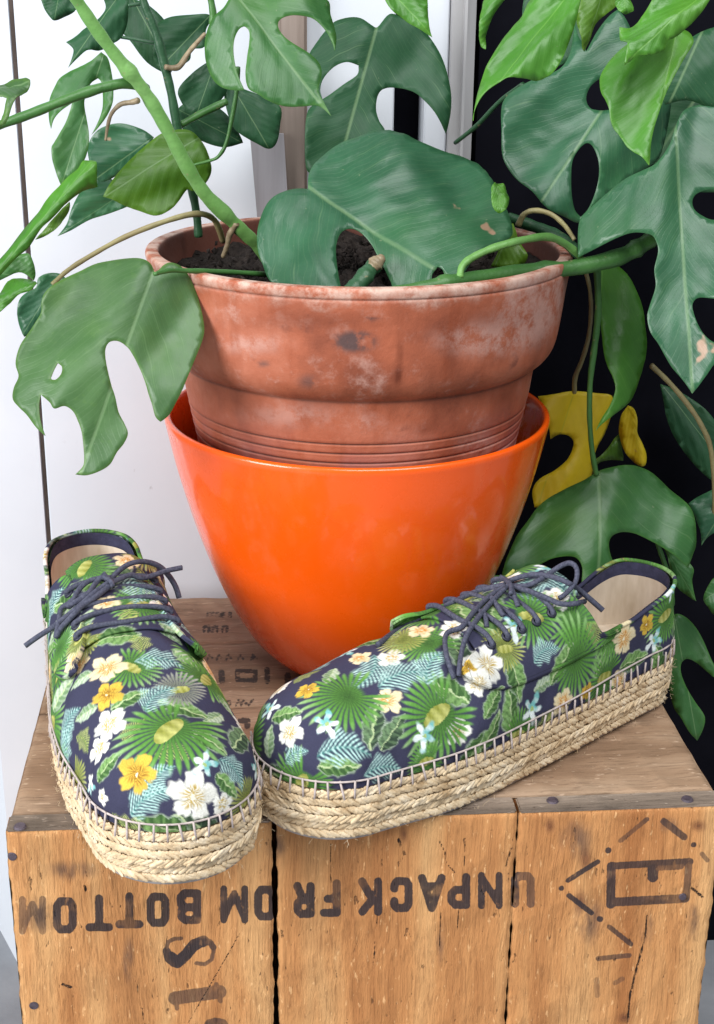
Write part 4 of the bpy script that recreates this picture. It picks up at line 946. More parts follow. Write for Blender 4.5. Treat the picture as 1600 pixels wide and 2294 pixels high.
R_LACES = [
 (c62([(665, 160), (560, 182), (450, 228), (340, 282), (230, 335), (150, 385), (92, 430)]), [.006, .004, .004, .004], None),
 (c62([(665, 165), (590, 215), (520, 285), (470, 350), (400, 380), (400, 470), (435, 580)]), [.007, .006, .005, .004], None),
 (c62([(665, 175), (600, 240), (545, 305), (490, 390), (465, 480), (455, 570)]), [.008, .006, .005, .004], None),
 (c62([(665, 150), (740, 122), (820, 114), (900, 132), (970, 165), (1030, 212), (1102, 275)]), [.008, .010, .012, .012], .01),
 (c62([(670, 165), (760, 165), (840, 125), (905, 80), (955, 62), (985, 90), (978, 150), (930, 205), (905, 220)]), [.007, .008, .008, .006], .05),
 (c62([(680, 165), (760, 185), (840, 215), (910, 245), (970, 245), (1020, 235)]), [.008, .006, .006, .006], .03),
 (c62([(640, 125), (668, 140), (690, 165), (690, 200)]), [.010, .011, .009], 0),
 (c62([(690, 170), (705, 210), (722, 258)]), [.007, .005, .002], None), (c62([(600, 215), (625, 250), (655, 300)]), [.006, .005, .002], None),
 (c62([(560, 275), (575, 305), (582, 350)]), [.005, .004, .002], None)]
build_shoe((-.1765, .230), (.275, -.961), 1, 'floral lace-up espadrille with its jute toe overhanging the front edge of the crate', L_ANCH, L_LACES, 5)
build_shoe((.200, .1475), (-.866, -.5), -1, 'floral lace-up espadrille turned sideways, its laces hanging down over the canvas side', R_ANCH, R_LACES, 9)

# ================================================================== plant
def c1(L): return [(a / 2, b / 2) for a, b in L]
def c2(L): return [(800 + a / 2, b / 2) for a, b in L]
def c3(L): return [(a / 2.6667, 500 + b / 2.6667) for a, b in L]
def c4(L): return [(1000 + a / 2.6667, 500 + b / 2.6667) for a, b in L]
def c7(L): return [(530 + a / 2.807, b / 2.807) for a, b in L]
def c9(L): return [(1300 + a / 3.277, 1050 + b / 3.277) for a, b in L]
def cA(L): return [(a / 3.277, b / 3.277) for a, b in L]
ROOT_P = (PX, PY, .262)
plant = empty('climbing_monstera', ROOT_P)
tag(plant, 'split-leaf climbing plant with holed green leaves growing from the terracotta pot', 'plant')
def inside(P, poly):
    x, y = P[:, 0], P[:, 1]; c = np.zeros(len(P), bool); n = len(poly); j = n - 1
    for i in range(n):
        xi, yi = poly[i]; xj, yj = poly[j]
        if yi != yj: c ^= ((yi > y) != (yj > y)) & (x < (xj - xi) * (y - yi) / (yj - yi) + xi)
        j = i
    return c
def smooth_outline(L, m=5):
    P = np.asarray(L, float); a = P - np.roll(P, 1, 0); b = np.roll(P, -1, 0) - P
    cs = np.sum(a * b, 1) / (np.linalg.norm(a, axis=1) * np.linalg.norm(b, axis=1) + 1e-9)
    Q = catmull(P, m, True, cs < .25)
    keep = [0]
    for i in range(1, len(Q)):
        if np.hypot(*(Q[i] - Q[keep[-1]])) > 2.2: keep.append(i)
    return Q[keep]
def leaf(outline, base, tip, y, mat, tilt=(0, .5), holes=(), fold=.10, droop=.10, wave=.0016, label=None, seed=0, step=13, curl=0.0, pleat=.00020):
    O = smooth_outline(outline); Hs = [smooth_outline(h) for h in holes]
    lo = O.min(0); hi = O.max(0); rng = np.random.default_rng(seed + int(lo[0] * 3 + lo[1]))
    gx, gy = np.meshgrid(np.arange(lo[0], hi[0], step), np.arange(lo[1], hi[1], step * .87)); gx[::2] += step / 2
    pts = np.stack([gx.ravel(), gy.ravel()], 1) + rng.normal(0, 1.2, (gx.size, 2))
    ok = inside(pts, O)
    for h in Hs: ok &= ~inside(pts, h)
    allb = np.vstack([O] + Hs); 
    dmin = np.min(np.linalg.norm(pts[:, None] - allb[None], axis=2), 1) if len(pts) else np.zeros(0)
    pts = pts[ok & (dmin > step * .45)]
    V = [Vector(p) for p in np.vstack([allb, pts])]; edges = []; b = 0
    for L_ in [O] + Hs:
        n = len(L_); edges += [(b + i, b + (i + 1) % n) for i in range(n)]; b += n
    vo, eo, fo, *_r = delaunay_2d_cdt(V, edges, [], 0, 1e-4)
    P = np.array([(v.x, v.y) for v in vo]); tri = [f for f in fo if len(f) == 3]
    cen = np.array([P[list(f)].mean(0) for f in tri]); ok = inside(cen, O)
    for h in Hs: ok &= ~inside(cen, h)
    tri = [list(f) for f, k in zip(tri, ok) if k]
    nrm = np.array([tilt[0], -1.0, tilt[1]]); nrm /= np.linalg.norm(nrm)
    C = (O.min(0) + O.max(0)) / 2; A = ony(C[0], C[1], y)
    def on(p):
        d = CAM_R[None] * ((p[:, :1] - 800) / F_PX) - CAM_U[None] * ((p[:, 1:] - 1147) / F_PX) + CAM_F[None]
        return CAM + d * (((A - CAM) @ nrm) / (d @ nrm))[:, None]
    W = on(P); B3, T3 = on(np.array([base, tip], float)); ax = T3 - B3; Ln = np.linalg.norm(ax); ax /= Ln; la = np.cross(nrm, ax)
    lu = (W - B3) @ ax / Ln; lat = (W - B3) @ la; hw = max(np.abs(lat).max(), 1e-4); lv = lat / hw
    bd = on(allb); le = np.array([np.min(np.sum((bd - w) ** 2, 1)) for w in W]) ** .5 / .0035
    fr = rng.uniform(0, 6, 3)
    d = -fold * hw * np.abs(lv) ** 1.6 - droop * Ln * (lu - .5) ** 2 + curl * hw * lv
    d += wave * np.sin(lu * 7 + fr[0] + lv * 2) * np.abs(lv) + wave * .9 * np.sin(lv * 6 + fr[1] + lu * 3)
    ph = lu * 9 - np.abs(lv) ** .85 * 5.2
    ph = lu * 6.5 - np.abs(lv) ** .85 * 3.8 + .8 * np.sin(lv * 5 + fr[2]) + .5 * np.sin(lu * 9 + fr[0])
    d += pleat * np.sin(ph * 6.283) * np.clip(np.abs(lv) * 3, 0, 1) - .0010 * np.exp(-(np.abs(lat) / .0025) ** 2) + wave * .30 * np.sin(lu * 11 + lv * 9 + fr[1]) * np.sin(lv * 8 - lu * 4 + fr[0])
    d -= d.mean()
    W = W + nrm * d[:, None]
    # triangles face the camera
    p = P[np.array(tri)]; ar = (p[:, 1, 0] - p[:, 0, 0]) * (p[:, 2, 1] - p[:, 0, 1]) - (p[:, 1, 1] - p[:, 0, 1]) * (p[:, 2, 0] - p[:, 0, 0])
    tri = [t if a < 0 else t[::-1] for t, a in zip(tri, ar)]
    o = mesh('leaf', W - np.array(ROOT_P), tri, M[mat], plant)
    fattr(o, 'lu', lu); fattr(o, 'lv', lv); fattr(o, 'le', np.clip(le, 0, 3))
    md = o.modifiers.new('thickness', 'SOLIDIFY'); md.thickness = .00035; md.offset = -1
    if label: o['label'] = label
    return o
def vine(path, ys, rpx, mat, name='stem', n=12, knob=0):
    p = catmull(np.asarray(path, float), 7); k = len(p); yy = np.interp(np.linspace(0, 1, k), np.linspace(0, 1, len(ys)), ys)
    P = np.array([ony(u, v, y) for (u, v), y in zip(p, yy)]); depth = (P - CAM) @ CAM_F
    rr = np.interp(np.linspace(0, 1, k), np.linspace(0, 1, len(np.atleast_1d(rpx))), np.atleast_1d(rpx)) * depth / F_PX
    rr = rr * (1 + .05 * np.sin(np.arange(k) * .55 + len(path)) + .04 * np.sin(np.arange(k) * 1.3))
    for kk in range(knob): rr *= 1 + .22 * np.exp(-((np.linspace(0, 1, k) - (kk + .7) / (knob + .3)) / .02) ** 2)
    return tube(name, P - np.array(ROOT_P), rr, M[mat], plant, n)

# --- the big leaf over the pot
leaf([(690, 427), (693, 388), (712, 352), (745, 325), (790, 305), (850, 295), (905, 300), (950, 310), (1000, 317), (1040, 325), (1075, 347), (1100, 378), (1116, 412), (1128, 440), (1142, 475), (1150, 505), (1146, 525),
      (1110, 552), (1085, 572), (1060, 592), (1045, 610), (1030, 630), (1000, 642), (992, 612), (980, 602), (968, 618), (962, 642), (925, 644), (885, 646), (876, 628), (862, 602), (848, 575), (832, 545), (810, 521), (785, 514), (763, 528), (753, 560), (755, 600), (762, 640), (768, 657),
      (730, 657), (680, 655), (640, 645), (605, 617), (588, 580), (577, 550), (577, 510), (590, 475), (615, 447), (650, 431)],
     (738, 452), (1010, 630), .150, 'leaf_blue', (-.05, .95), fold=.10, droop=.02, wave=.003, seed=3, pleat=.00042)
# --- leaf hanging in front of the pot's left side
leaf(c3([(925, 300), (900, 250), (850, 220), (780, 210), (680, 215), (560, 235), (470, 275), (380, 315), (310, 355), (260, 400), (240, 450), (235, 510), (200, 570), (150, 640), (110, 700), (85, 770), (80, 830), (100, 900), (72, 970), (68, 1040), (110, 1095), (160, 1145), (220, 1225), (277, 1278), (245, 1180), (236, 1090), (245, 1025),
      (300, 1075), (330, 1115), (390, 1100), (440, 1130), (470, 1190), (490, 1250), (500, 1330), (503, 1400), (495, 1450), (450, 1500), (520, 1505), (600, 1480), (660, 1440), (700, 1370), (740, 1320), (765, 1260), (745, 1200), (710, 1130), (690, 1040), (670, 980), (650, 900), (635, 820), (635, 760), (660, 720), (710, 715), (760, 745), (800, 800), (840, 880), (870, 960), (890, 1030), (910, 1090), (930, 1160), (960, 1190),
      (1010, 1150), (1050, 1080), (1090, 1000), (1130, 900), (1170, 800), (1205, 710), (1222, 640), (1215, 560), (1195, 470), (1170, 390), (1130, 310), (1080, 255), (1020, 238), (980, 255), (950, 285)]),
     c3([(905, 330)])[0], c3([(480, 1500)])[0], .088, 'leaf_pale', (.05, .45), holes=[c3([(345, 835), (372, 862), (368, 905), (335, 938), (302, 932), (322, 880)])], fold=.22, droop=.10, wave=.003, label='pale green leaf with deep slits hanging before the pot', seed=5)
# --- upper centre
leaf(c1([(1065, -30), (1000, 40), (950, 80), (925, 140), (920, 200), (930, 270), (960, 340), (1000, 380), (1050, 400), (1095, 407), (1062, 330), (1045, 250), (1047, 190), (1070, 140), (1095, 125), (1115, 150), (1115, 200), (1105, 270), (1098, 340), (1110, 400), (1150, 430), (1210, 460), (1290, 475), (1370, 470), (1430, 475), (1485, 525), (1450, 460), (1425, 410), (1440, 340), (1430, 290), (1390, 250), (1330, 210), (1280, 170), (1250, 130), (1250, 95), (1290, 75), (1350, 75), (1410, 90), (1460, 130), (1490, 180), (1502, 225), (1513, 160), (1505, 100), (1490, 40), (1470, -30)]),
     (545, 10), (738, 258), .15, 'leaf_mid', (.1, .5), fold=.18, droop=.08, wave=.0025)
leaf([(692, 122), (712, 90), (735, 62), (757, 45), (800, 41), (832, 62), (845, 64), (872, 34), (900, 38), (930, 45), (955, 65), (985, 110), (1003, 150), (1013, 200), (1012, 250), (1003, 295), (985, 266), (960, 234), (930, 207), (895, 195), (865, 196), (848, 211), (843, 242), (850, 272), (862, 297), (858, 345), (800, 350), (745, 360), (700, 385), (686, 372), (683, 300), (690, 250), (715, 222), (704, 180), (698, 150)],
     (840, 75), (765, 350), .27, 'leaf_dark', (0, .35), holes=[[(717, 203), (724, 178), (747, 153), (775, 143), (803, 150), (800, 170), (770, 192), (740, 214), (722, 225)]], fold=.16, droop=.06, wave=.003)
leaf(c2([(110, -30), (150, 45), (200, 75), (250, 110), (300, 145), (336, 168), (322, 120), (318, 60), (320, -30)]), (890, -10), (967, 82), .17, 'leaf_bright', (.1, .4), fold=.1)
# --- upper right, glossy young leaves
leaf(c2([(518, 545), (528, 470), (545, 390), (570, 320), (600, 260), (640, 190), (690, 120), (740, 60), (800, -30), (1005, -30), (990, 60), (970, 130), (945, 200), (920, 260), (880, 315), (820, 345), (740, 360), (680, 370), (640, 377), (590, 402), (550, 442), (527, 490)]),
     c2([(930, -20)])[0], c2([(520, 540)])[0], .07, 'leaf_bright', (-.15, .75), fold=.3, droop=.14, wave=.003, curl=.1)
leaf(c2([(575, 222), (560, 205), (545, 150), (545, 90), (560, 40), (590, -20), (690, -30), (630, 40), (600, 90), (585, 140), (580, 190)]), (1130, -10), c2([(573, 220)])[0], .1, 'leaf_bright', (.2, .3), fold=.1)
leaf(c2([(1100, 340), (1105, 400), (1130, 470), (1150, 540), (1190, 600), (1230, 660), (1270, 710), (1302, 748), (1307, 700), (1312, 640), (1330, 560), (1360, 470), (1390, 400), (1430, 320), (1470, 250), (1505, 190), (1490, 130), (1440, 110), (1380, 130), (1290, 160), (1210, 200), (1160, 240), (1120, 290)]),
     c2([(1440, 130)])[0], c2([(1300, 740)])[0], .062, 'leaf_bright', (.15, .55), fold=.25, droop=.12, wave=.003)
leaf(c2([(1200, 285), (1205, 200), (1190, 130), (1183, 92), (1240, 90), (1280, 60), (1320, 10), (1340, -40), (1610, -40), (1560, 40), (1520, 85), (1480, 122), (1430, 160), (1392, 180), (1380, 210), (1320, 240), (1260, 252), (1218, 275)]),
     c2([(1560, -20)])[0], c2([(1200, 285)])[0], .046, 'leaf_bright', (-.1, .9), fold=.3, droop=.12, wave=.003)
leaf(c2([(1150, -40), (1165, 30), (1190, 60), (1240, 50), (1220, -40)]), (1400, -10), (1400, 30), .075, 'leaf_bright', (0, .4))
leaf(c2([(1010, -30), (990, 60), (992, 130), (1012, 210), (1024, 228), (1045, 180), (1070, 110), (1120, 60), (1170, 20), (1190, -30)]), (1350, -20), (1312, 112), .13, 'leaf_olive', (.1, .2), fold=.1)
leaf([(1125, 240), (1125, 290), (1130, 350), (1155, 395), (1190, 430), (1225, 470), (1265, 487), (1302, 497), (1330, 462), (1390, 415), (1440, 380), (1490, 335), (1500, 200), (1440, 120), (1410, 55), (1385, 20), (1365, 35), (1338, 70), (1312, 118), (1298, 78), (1292, 42), (1286, 80), (1272, 130), (1248, 160), (1200, 176), (1160, 195), (1135, 215)],
     (1420, 140), (1200, 470), .21, 'leaf_blue', (-.05, .35), holes=[c2([(1028, 440), (1045, 390), (1090, 352), (1130, 335), (1160, 400), (1170, 480), (1130, 494), (1080, 492), (1045, 480)]), c2([(955, 800), (960, 730), (985, 680), (1020, 648), (1050, 662), (1075, 720), (1082, 790), (1070, 860), (1040, 930), (1005, 970), (975, 940), (958, 880)])], fold=.14, droop=.05, wave=.003)
leaf([(1297, 572), (1300, 492), (1325, 460), (1365, 425), (1400, 402), (1440, 385), (1470, 368), (1500, 325), (1515, 280), (1540, 240), (1600, 222), (1690, 230), (1700, 600), (1690, 800), (1625, 800), (1600, 815), (1580, 843), (1562, 868), (1551, 882), (1540, 864), (1525, 845), (1506, 822), (1491, 796), (1476, 770), (1457, 744), (1450, 710), (1456, 684), (1469, 642), (1465, 605), (1473, 567), (1468, 545), (1455, 530), (1420, 525), (1380, 535), (1340, 551)],
     (1520, 400), (1552, 880), .13, 'leaf_blue', (-.15, .45), holes=[[(1553, 447), (1565, 430), (1600, 421), (1650, 425), (1650, 490), (1600, 491), (1575, 482), (1557, 467)], [(1551, 687), (1559, 670), (1578, 667), (1640, 680), (1640, 775), (1606, 775), (1581, 758), (1562, 727)]], fold=.16, droop=.05, wave=.004, seed=2)
leaf([(1470, 190), (1500, 130), (1540, 90), (1600, 60), (1690, 60), (1690, 240), (1600, 240), (1540, 225), (1490, 235)], (1560, 100), (1500, 230), .17, 'leaf_dark', (-.2, .2), fold=.1)
# --- right of the pot
leaf(c4([(940, 240), (1000, 235), (1060, 270), (1110, 330), (1150, 410), (1180, 500), (1195, 600), (1210, 700), (1210, 770), (1190, 860), (1160, 950), (1120, 1040), (1060, 1100), (990, 1150), (930, 1200), (897, 1243), (930, 1160), (970, 1090), (1000, 1000), (990, 930), (960, 850), (940, 770), (930, 680), (920, 580), (905, 480), (900, 400), (875, 310), (885, 260)]),
     c4([(930, 245)])[0], c4([(900, 1240)])[0], .185, 'leaf_bright', (.1, .35), fold=.2, droop=.06, wave=.002, label='narrow hanging green leaf beside the terracotta rim')
leaf(c4([(555, 1035), (640, 1020), (720, 1005), (800, 1005), (900, 1015), (985, 1030), (1002, 1100), (1000, 1160), (970, 1250), (920, 1330), (890, 1400), (880, 1490), (840, 1560), (760, 1600), (680, 1640), (600, 1690), (530, 1700), (520, 1600), (560, 1530), (640, 1480), (720, 1410), (760, 1330), (755, 1290), (720, 1265), (670, 1265), (620, 1290), (600, 1200), (570, 1110)]),
     c4([(765, 1010)])[0], c4([(560, 1660)])[0], .252, 'leaf_yellow', (.1, .25), fold=.15, droop=.08, wave=.003, label='yellowed holed leaf behind the orange planter')
leaf(c4([(1085, 1090), (1120, 1110), (1140, 1170), (1140, 1250), (1170, 1310), (1195, 1380), (1192, 1440), (1165, 1452), (1120, 1430), (1070, 1370), (1040, 1300), (1030, 1230), (1045, 1150)]),
     c4([(1090, 1095)])[0], c4([(1170, 1450)])[0], .245, 'leaf_yellow', (-.3, .2), fold=.3, droop=.05, label='curled yellow leaf lobe behind the planter')
leaf(c4([(880, 1420), (940, 1370), (1000, 1290), (1030, 1260), (1050, 1340), (1060, 1420), (1000, 1415), (930, 1425), (900, 1450)]), c4([(1010, 1270)])[0], c4([(890, 1440)])[0], .25, 'leaf_olive', (0, .3))
leaf(c4([(905, 1490), (820, 1540), (720, 1580), (620, 1630), (550, 1690), (500, 1760), (440, 1840), (400, 1920), (370, 1990), (350, 2060), (343, 2108), (420, 2090), (500, 2060), (560, 2038), (620, 2012), (700, 2002), (760, 2012), (795, 2060), (800, 2120), (790, 2230), (900, 2260), (1020, 2200), (1050, 2120), (1022, 2060), (980, 2000), (960, 1930), (980, 1880), (1040, 1850), (1110, 1848), (1180, 1870), (1250, 1900), (1300, 1930), (1360, 1970), (1420, 2010), (1472, 2042), (1500, 1960), (1520, 1900), (1508, 1800), (1480, 1720), (1430, 1650), (1370, 1580), (1300, 1510), (1230, 1465), (1150, 1450), (1060, 1455), (980, 1470)]),
     c4([(900, 1495)])[0], c4([(900, 2240)])[0], .188, 'leaf_mid', (.0, .7), fold=.22, droop=.04, wave=.004, label='broad green leaf with an open hole above the sideways shoe')
leaf(c9([(590, 545), (650, 560), (720, 620), (780, 670), (832, 740), (822, 820), (832, 900), (852, 972), (780, 930), (720, 880), (690, 820), (660, 740), (640, 640)]), c9([(600, 540)])[0], c9([(850, 970)])[0], .225, 'leaf_mid', (-.2, .2))
leaf(c9([(795, 255), (850, 215), (920, 180), (1000, 150), (1100, 200), (1110, 420), (983, 472), (930, 512), (893, 565), (885, 480), (850, 380), (820, 310)]), c9([(1080, 250)])[0], c9([(890, 560)])[0], .22, 'leaf_blue', (-.2, .4))
leaf(c9([(905, 960), (930, 880), (983, 800), (1080, 780), (1100, 1130), (983, 1072), (940, 1020)]), c9([(1080, 850)])[0], c9([(910, 965)])[0], .22, 'leaf_mid', (-.2, .4))
leaf(c9([(660, 1100), (700, 1066), (745, 1072), (800, 1110), (860, 1180), (910, 1270), (950, 1370), (983, 1440), (1012, 1500), (983, 1532), (930, 1490), (860, 1430), (790, 1395), (745, 1420), (735, 1480), (760, 1560), (800, 1640), (850, 1720), (900, 1790), (917, 1840), (902, 1920), (862, 2003), (800, 1930), (740, 1830), (690, 1760), (660, 1650), (640, 1500), (640, 1300), (650, 1150)]),
     c9([(690, 1075)])[0], c9([(860, 2000)])[0], .235, 'leaf_mid', (-.2, .3), fold=.15, droop=.05)
leaf([(1100, 1290), (1060, 1310), (1030, 1345), (1100, 1360), (1180, 1330), (1180, 1290)], (1160, 1300), (1050, 1330), .17, 'leaf_mid', (0, .5))
leaf(c2([(600, 1195), (640, 1110), (680, 1010), (700, 1000), (720, 1060), (755, 1130), (762, 1160), (740, 1187), (660, 1198)]), c2([(690, 1010)])[0], c2([(620, 1190)])[0], .165, 'leaf_olive', (0, .3))
leaf(c2([(600, 850), (620, 815), (660, 830), (682, 880), (672, 930), (640, 952), (610, 930)]), c2([(625, 820)])[0], c2([(650, 950)])[0], .13, 'leaf_bright', (0, .5))
# --- left group
leaf(cA([(295, -20), (330, 70), (370, 130), (402, 152), (480, 120), (555, 75), (560, -20)]), cA([(430, -20)])[0], cA([(400, 150)])[0], .24, 'leaf_dark', (.1, .2))
leaf(cA([(755, -20), (778, 50), (745, 110), (690, 160), (620, 210), (555, 265), (485, 303), (530, 345), (540, 380), (525, 440), (502, 497), (560, 440), (620, 385), (660, 370), (740, 368), (820, 320), (890, 270), (935, 170), (945, 50), (950, -20)]), cA([(860, -20)])[0], cA([(510, 480)])[0], .235, 'leaf_dark', (.1, .3), fold=.12)
leaf(cA([(745, 385), (680, 445), (590, 490), (500, 525), (435, 570), (400, 630), (365, 710), (355, 800), (360, 880), (374, 942), (395, 870), (450, 810), (530, 760), (520, 800), (490, 890), (440, 980), (400, 1050), (380, 1085), (385, 1170), (410, 1260), (440, 1340), (455, 1365), (500, 1310), (570, 1245), (620, 1180), (650, 1080), (652, 980), (640, 890), (620, 760), (640, 680), (670, 610), (720, 572), (745, 600), (755, 690), (752, 800), (720, 900), (672, 995), (740, 920), (800, 830), (830, 740), (832, 620), (815, 500), (790, 420)]),
     cA([(760, 400)])[0], cA([(450, 1360)])[0], .20, 'leaf_mid', (.1, .3), fold=.14, droop=.05)
leaf(c1([(395, 650), (430, 590), (490, 560), (560, 555), (640, 580), (690, 615), (640, 700), (560, 760), (480, 810), (430, 800), (400, 720)]), c1([(680, 620)])[0], c1([(430, 800)])[0], .255, 'leaf_blue', (.1, .2))
leaf(c1([(258, 1057), (300, 1000), (320, 940), (360, 860), (420, 815), (480, 790), (560, 850), (580, 920), (550, 935), (480, 960), (400, 985), (320, 1030)]), c1([(560, 860)])[0], c1([(260, 1055)])[0], .26, 'leaf_blue', (.1, .3))
leaf(c1([(462, 882), (490, 830), (540, 760), (620, 680), (700, 615), (750, 590), (830, 578), (880, 600), (915, 650), (942, 720), (948, 770), (920, 820), (870, 850), (840, 845), (800, 900), (760, 940), (700, 966), (630, 946), (560, 922), (500, 895)]), c1([(880, 620)])[0], c1([(465, 885)])[0], .215, 'leaf_olive', (.1, .35), fold=.12)
leaf(c1([(700, 110), (760, 75), (850, 68), (935, 65), (955, 85), (925, 130), (915, 210), (860, 222), (850, 270), (800, 300), (740, 312), (700, 290), (685, 240), (690, 170)]), c1([(930, 80)])[0], c1([(720, 300)])[0], .26, 'leaf_dark', (.1, .2))
leaf(c1([(940, 270), (860, 330), (800, 400), (810, 450), (850, 500), (900, 522), (970, 470), (1020, 400), (1000, 330)]), c1([(960, 290)])[0], c1([(880, 515)])[0], .27, 'leaf_dark', (.1, .2))
leaf(c1([(1000, 360), (1110, 405), (1250, 470), (1258, 560), (1240, 640), (1205, 667), (1150, 642), (1080, 602), (1040, 560), (1010, 470)]), c1([(1040, 380)])[0], c1([(1205, 665)])[0], .275, 'leaf_dark', (.1, .2))
# rolled young leaf and the ones cut by the frame
leaf(cA([(-60, 1990), (0, 1900), (60, 1830), (130, 1730), (200, 1640), (280, 1550), (350, 1450), (430, 1370), (500, 1300), (570, 1240), (610, 1180), (660, 1175), (705, 1200), (718, 1300), (725, 1330), (640, 1370), (560, 1430), (480, 1500), (390, 1600), (300, 1690), (210, 1820), (120, 1900), (0, 2030), (-60, 2100)]), cA([(-50, 2050)])[0], cA([(660, 1200)])[0], .085, 'leaf_bright', (.2, .6), fold=.9, droop=.03)
leaf(cA([(510, 1480), (510, 1540), (470, 1610), (420, 1670), (340, 1730), (262, 1760), (330, 1680), (400, 1600), (460, 1530)]), cA([(500, 1490)])[0], cA([(270, 1755)])[0], .10, 'leaf_olive', (.1, .2))
leaf(cA([(-50, 1945), (60, 1890), (200, 1860), (245, 1930), (262, 2010), (250, 2060), (160, 2000), (60, 2030), (-50, 2080)]), cA([(-20, 2000)])[0], cA([(240, 2050)])[0], .12, 'leaf_mid', (.1, .3))
leaf(cA([(-60, 2230), (0, 2110), (70, 2050), (150, 2035), (230, 2050), (275, 2090), (230, 2140), (130, 2180), (0, 2290), (-60, 2330)]), cA([(-40, 2260)])[0], cA([(270, 2090)])[0], .075, 'leaf_bright', (.1, 1.0), fold=.5)
leaf(c3([(370, 308), (290, 300), (230, 328), (215, 385), (150, 420), (112, 470), (105, 560), (118, 620), (145, 680), (300, 600), (420, 400)]), c3([(350, 320)])[0], c3([(140, 660)])[0], .15, 'leaf_blue', (.1, .2))
leaf(cA([(-60, 630), (0, 625), (90, 600), (190, 590), (225, 600), (218, 635), (160, 710), (90, 780), (40, 840), (0, 885), (-40, 920), (10, 820), (55, 745), (0, 730), (-60, 740)]), cA([(-40, 660)])[0], cA([(222, 605)])[0], .07, 'leaf_pale', (.0, 1.5), fold=.2)
leaf([(1440, 250), (1470, 180), (1530, 140), (1610, 130), (1690, 160), (1690, 420), (1600, 430), (1520, 420), (1460, 360)], (1600, 160), (1470, 350), .25, 'leaf_dark', (-.1, .3))
leaf([(1180, -30), (1170, 40), (1190, 110), (1240, 150), (1300, 110), (1330, 30), (1330, -30)], (1260, -30), (1225, 145), .24, 'leaf_dark', (0, .3))
leaf([(1480, 860), (1530, 880), (1590, 930), (1640, 1010), (1660, 1090), (1600, 1080), (1540, 1020), (1500, 950)], (1490, 870), (1650, 1080), .30, 'leaf_dark', (0, .3))
leaf([(250, 40), (290, 90), (330, 140), (380, 170), (400, 120), (380, 60), (330, 10), (280, -10)], (300, 0), (385, 165), .275, 'leaf_dark', (.1, .2))
leaf([(395, 250), (430, 225), (480, 235), (520, 270), (545, 320), (500, 330), (450, 315), (410, 290)], (410, 250), (540, 318), .29, 'leaf_dark', (.1, .2))
# --- stems, petioles, roots
vine(c1([(310, -60), (345, 0), (430, 130), (520, 250), (610, 360), (680, 460), (760, 600), (840, 750), (920, 870), (1010, 960), (1080, 1030), (1150, 1095), (1200, 1160)]), [.12, .15, .19], [14, 15, 16, 15], 'stem_bright', knob=2)
vine(c1([(-60, 580), (0, 560), (150, 505), (300, 445), (450, 395), (580, 372), (655, 400)]), [.11, .15], [10, 11, 12, 13], 'stem_mid', 'petiole')
vine(c1([(630, -40), (655, 40), (700, 150), (740, 300), (770, 430), (800, 600), (850, 800), (880, 950), (890, 1060)]), [.235, .235, .24], [9, 10, 10, 9], 'stem_dark', knob=2)
vine(c1([(620, 450), (590, 458), (540, 468), (500, 510), (482, 570), (474, 628)]), [.14, .15], [7, 5, 3], 'root', 'aerial_root', 8)
vine(c1([(235, 1275), (300, 1215), (400, 1150), (560, 1062), (740, 992), (880, 958), (960, 985), (1000, 1080)]), [.14, .15, .19], [5.5, 6, 7, 7], 'stem_dry', 'petiole', 8)
vine([(347, 614), (380, 606), (430, 607), (520, 610), (600, 615)], [.09, .11, .15], [5, 6, 6], 'stem_mid', 'petiole', 8)
vine([(880, 655), (960, 641), (1035, 628), (1150, 612), (1270, 602), (1380, 578), (1440, 548), (1490, 515)], [.095, .105, .135, .155, .16], [13, 17, 19, 19, 17], 'stem_mid', knob=3)
vine([(1030, 622), (1036, 596), (1060, 576), (1110, 554), (1180, 536), (1230, 531), (1270, 548), (1300, 574)], [.105, .12, .15], [8, 9, 9, 8], 'stem_bright', 'petiole', 10)
vine(c2([(680, 975), (780, 1010), (860, 1040), (930, 1080), (1000, 1140)]), [.19, .16], [12, 14, 14], 'stem_dark')
vine(c2([(722, 1010), (750, 960), (800, 943), (870, 960), (930, 1010), (975, 1075)]), [.175, .16], [7, 6, 5], 'stem_dry', 'petiole', 8)
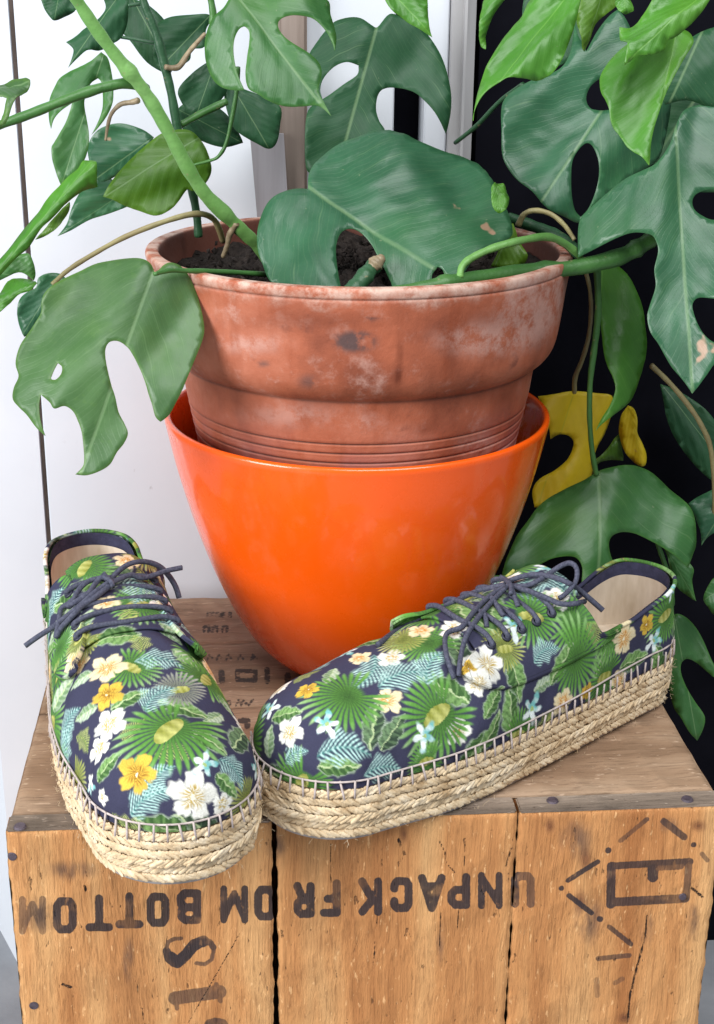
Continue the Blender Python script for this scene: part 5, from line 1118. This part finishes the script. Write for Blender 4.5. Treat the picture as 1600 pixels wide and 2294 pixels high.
vine(c4([(820, 250), (855, 380), (865, 520), (850, 680), (810, 820), (770, 920), (765, 1010)]), [.19, .25], [5, 5, 6], 'stem_dry', 'petiole', 8)
vine(c4([(900, 270), (908, 480), (900, 620), (880, 780), (860, 950), (856, 1150), (870, 1350), (897, 1505)]), [.175, .17, .18], [8, 8, 6, 6], 'stem_mid', 'petiole', 8)
vine(c4([(1225, 850), (1330, 950), (1440, 1080), (1520, 1200), (1580, 1350), (1605, 1600), (1600, 1750)]), [.2, .22], [6, 6, 6], 'stem_dry', 'petiole', 8)
vine(c2([(440, 640), (540, 560), (640, 455), (745, 378)]), [.30, .25], [5, 6], 'stem_dark', 'petiole', 8)
vine(c1([(940, -30), (955, 60), (950, 110)]), [.2, .2], [8, 8], 'stem_mid', 'petiole', 8)
vine(c1([(540, 165), (620, 180), (700, 195)]), [.24, .24], [4, 4], 'stem_dark', 'petiole', 6)
vine(c1([(575, 25), (650, 15)]), [.24, .24], [4, 4], 'stem_dark', 'petiole', 6)
vine(c1([(810, 560), (900, 510), (1015, 455)]), [.24, .25], [8, 9], 'stem_mid', 'petiole', 8)
vine(c1([(1065, 300), (1062, 400), (1042, 520), (1015, 640), (980, 700), (940, 720), (870, 738)]), [.2, .21], [6, 5, 4, 3], 'stem_mid', 'petiole', 8)
vine(c1([(1060, 1000), (1030, 1050), (1018, 1100), (1000, 1150)]), [.17, .18], [8, 6, 5], 'root', 'aerial_root', 8)
vine(c1([(740, 300), (800, 300), (850, 230), (920, 150)]), [.23, .24], [6, 7, 4], 'root', 'aerial_root', 8)
vine(c9([(560, 530), (600, 640), (640, 760), (668, 860), (675, 1000)]), [.215, .225], [5, 6, 6], 'stem_mid', 'petiole', 8)
vine([(782, 660), (800, 640), (815, 622), (828, 606), (838, 596)], [.105, .12], [22, 19, 21, 17, 19], 'stem_dark', 'cut_stump')
vine([(834, 601), (842, 590), (852, 580), (856, 572)], [.117, .119], [15, 19, 14, 6], 'root', 'dry_stub', 7)
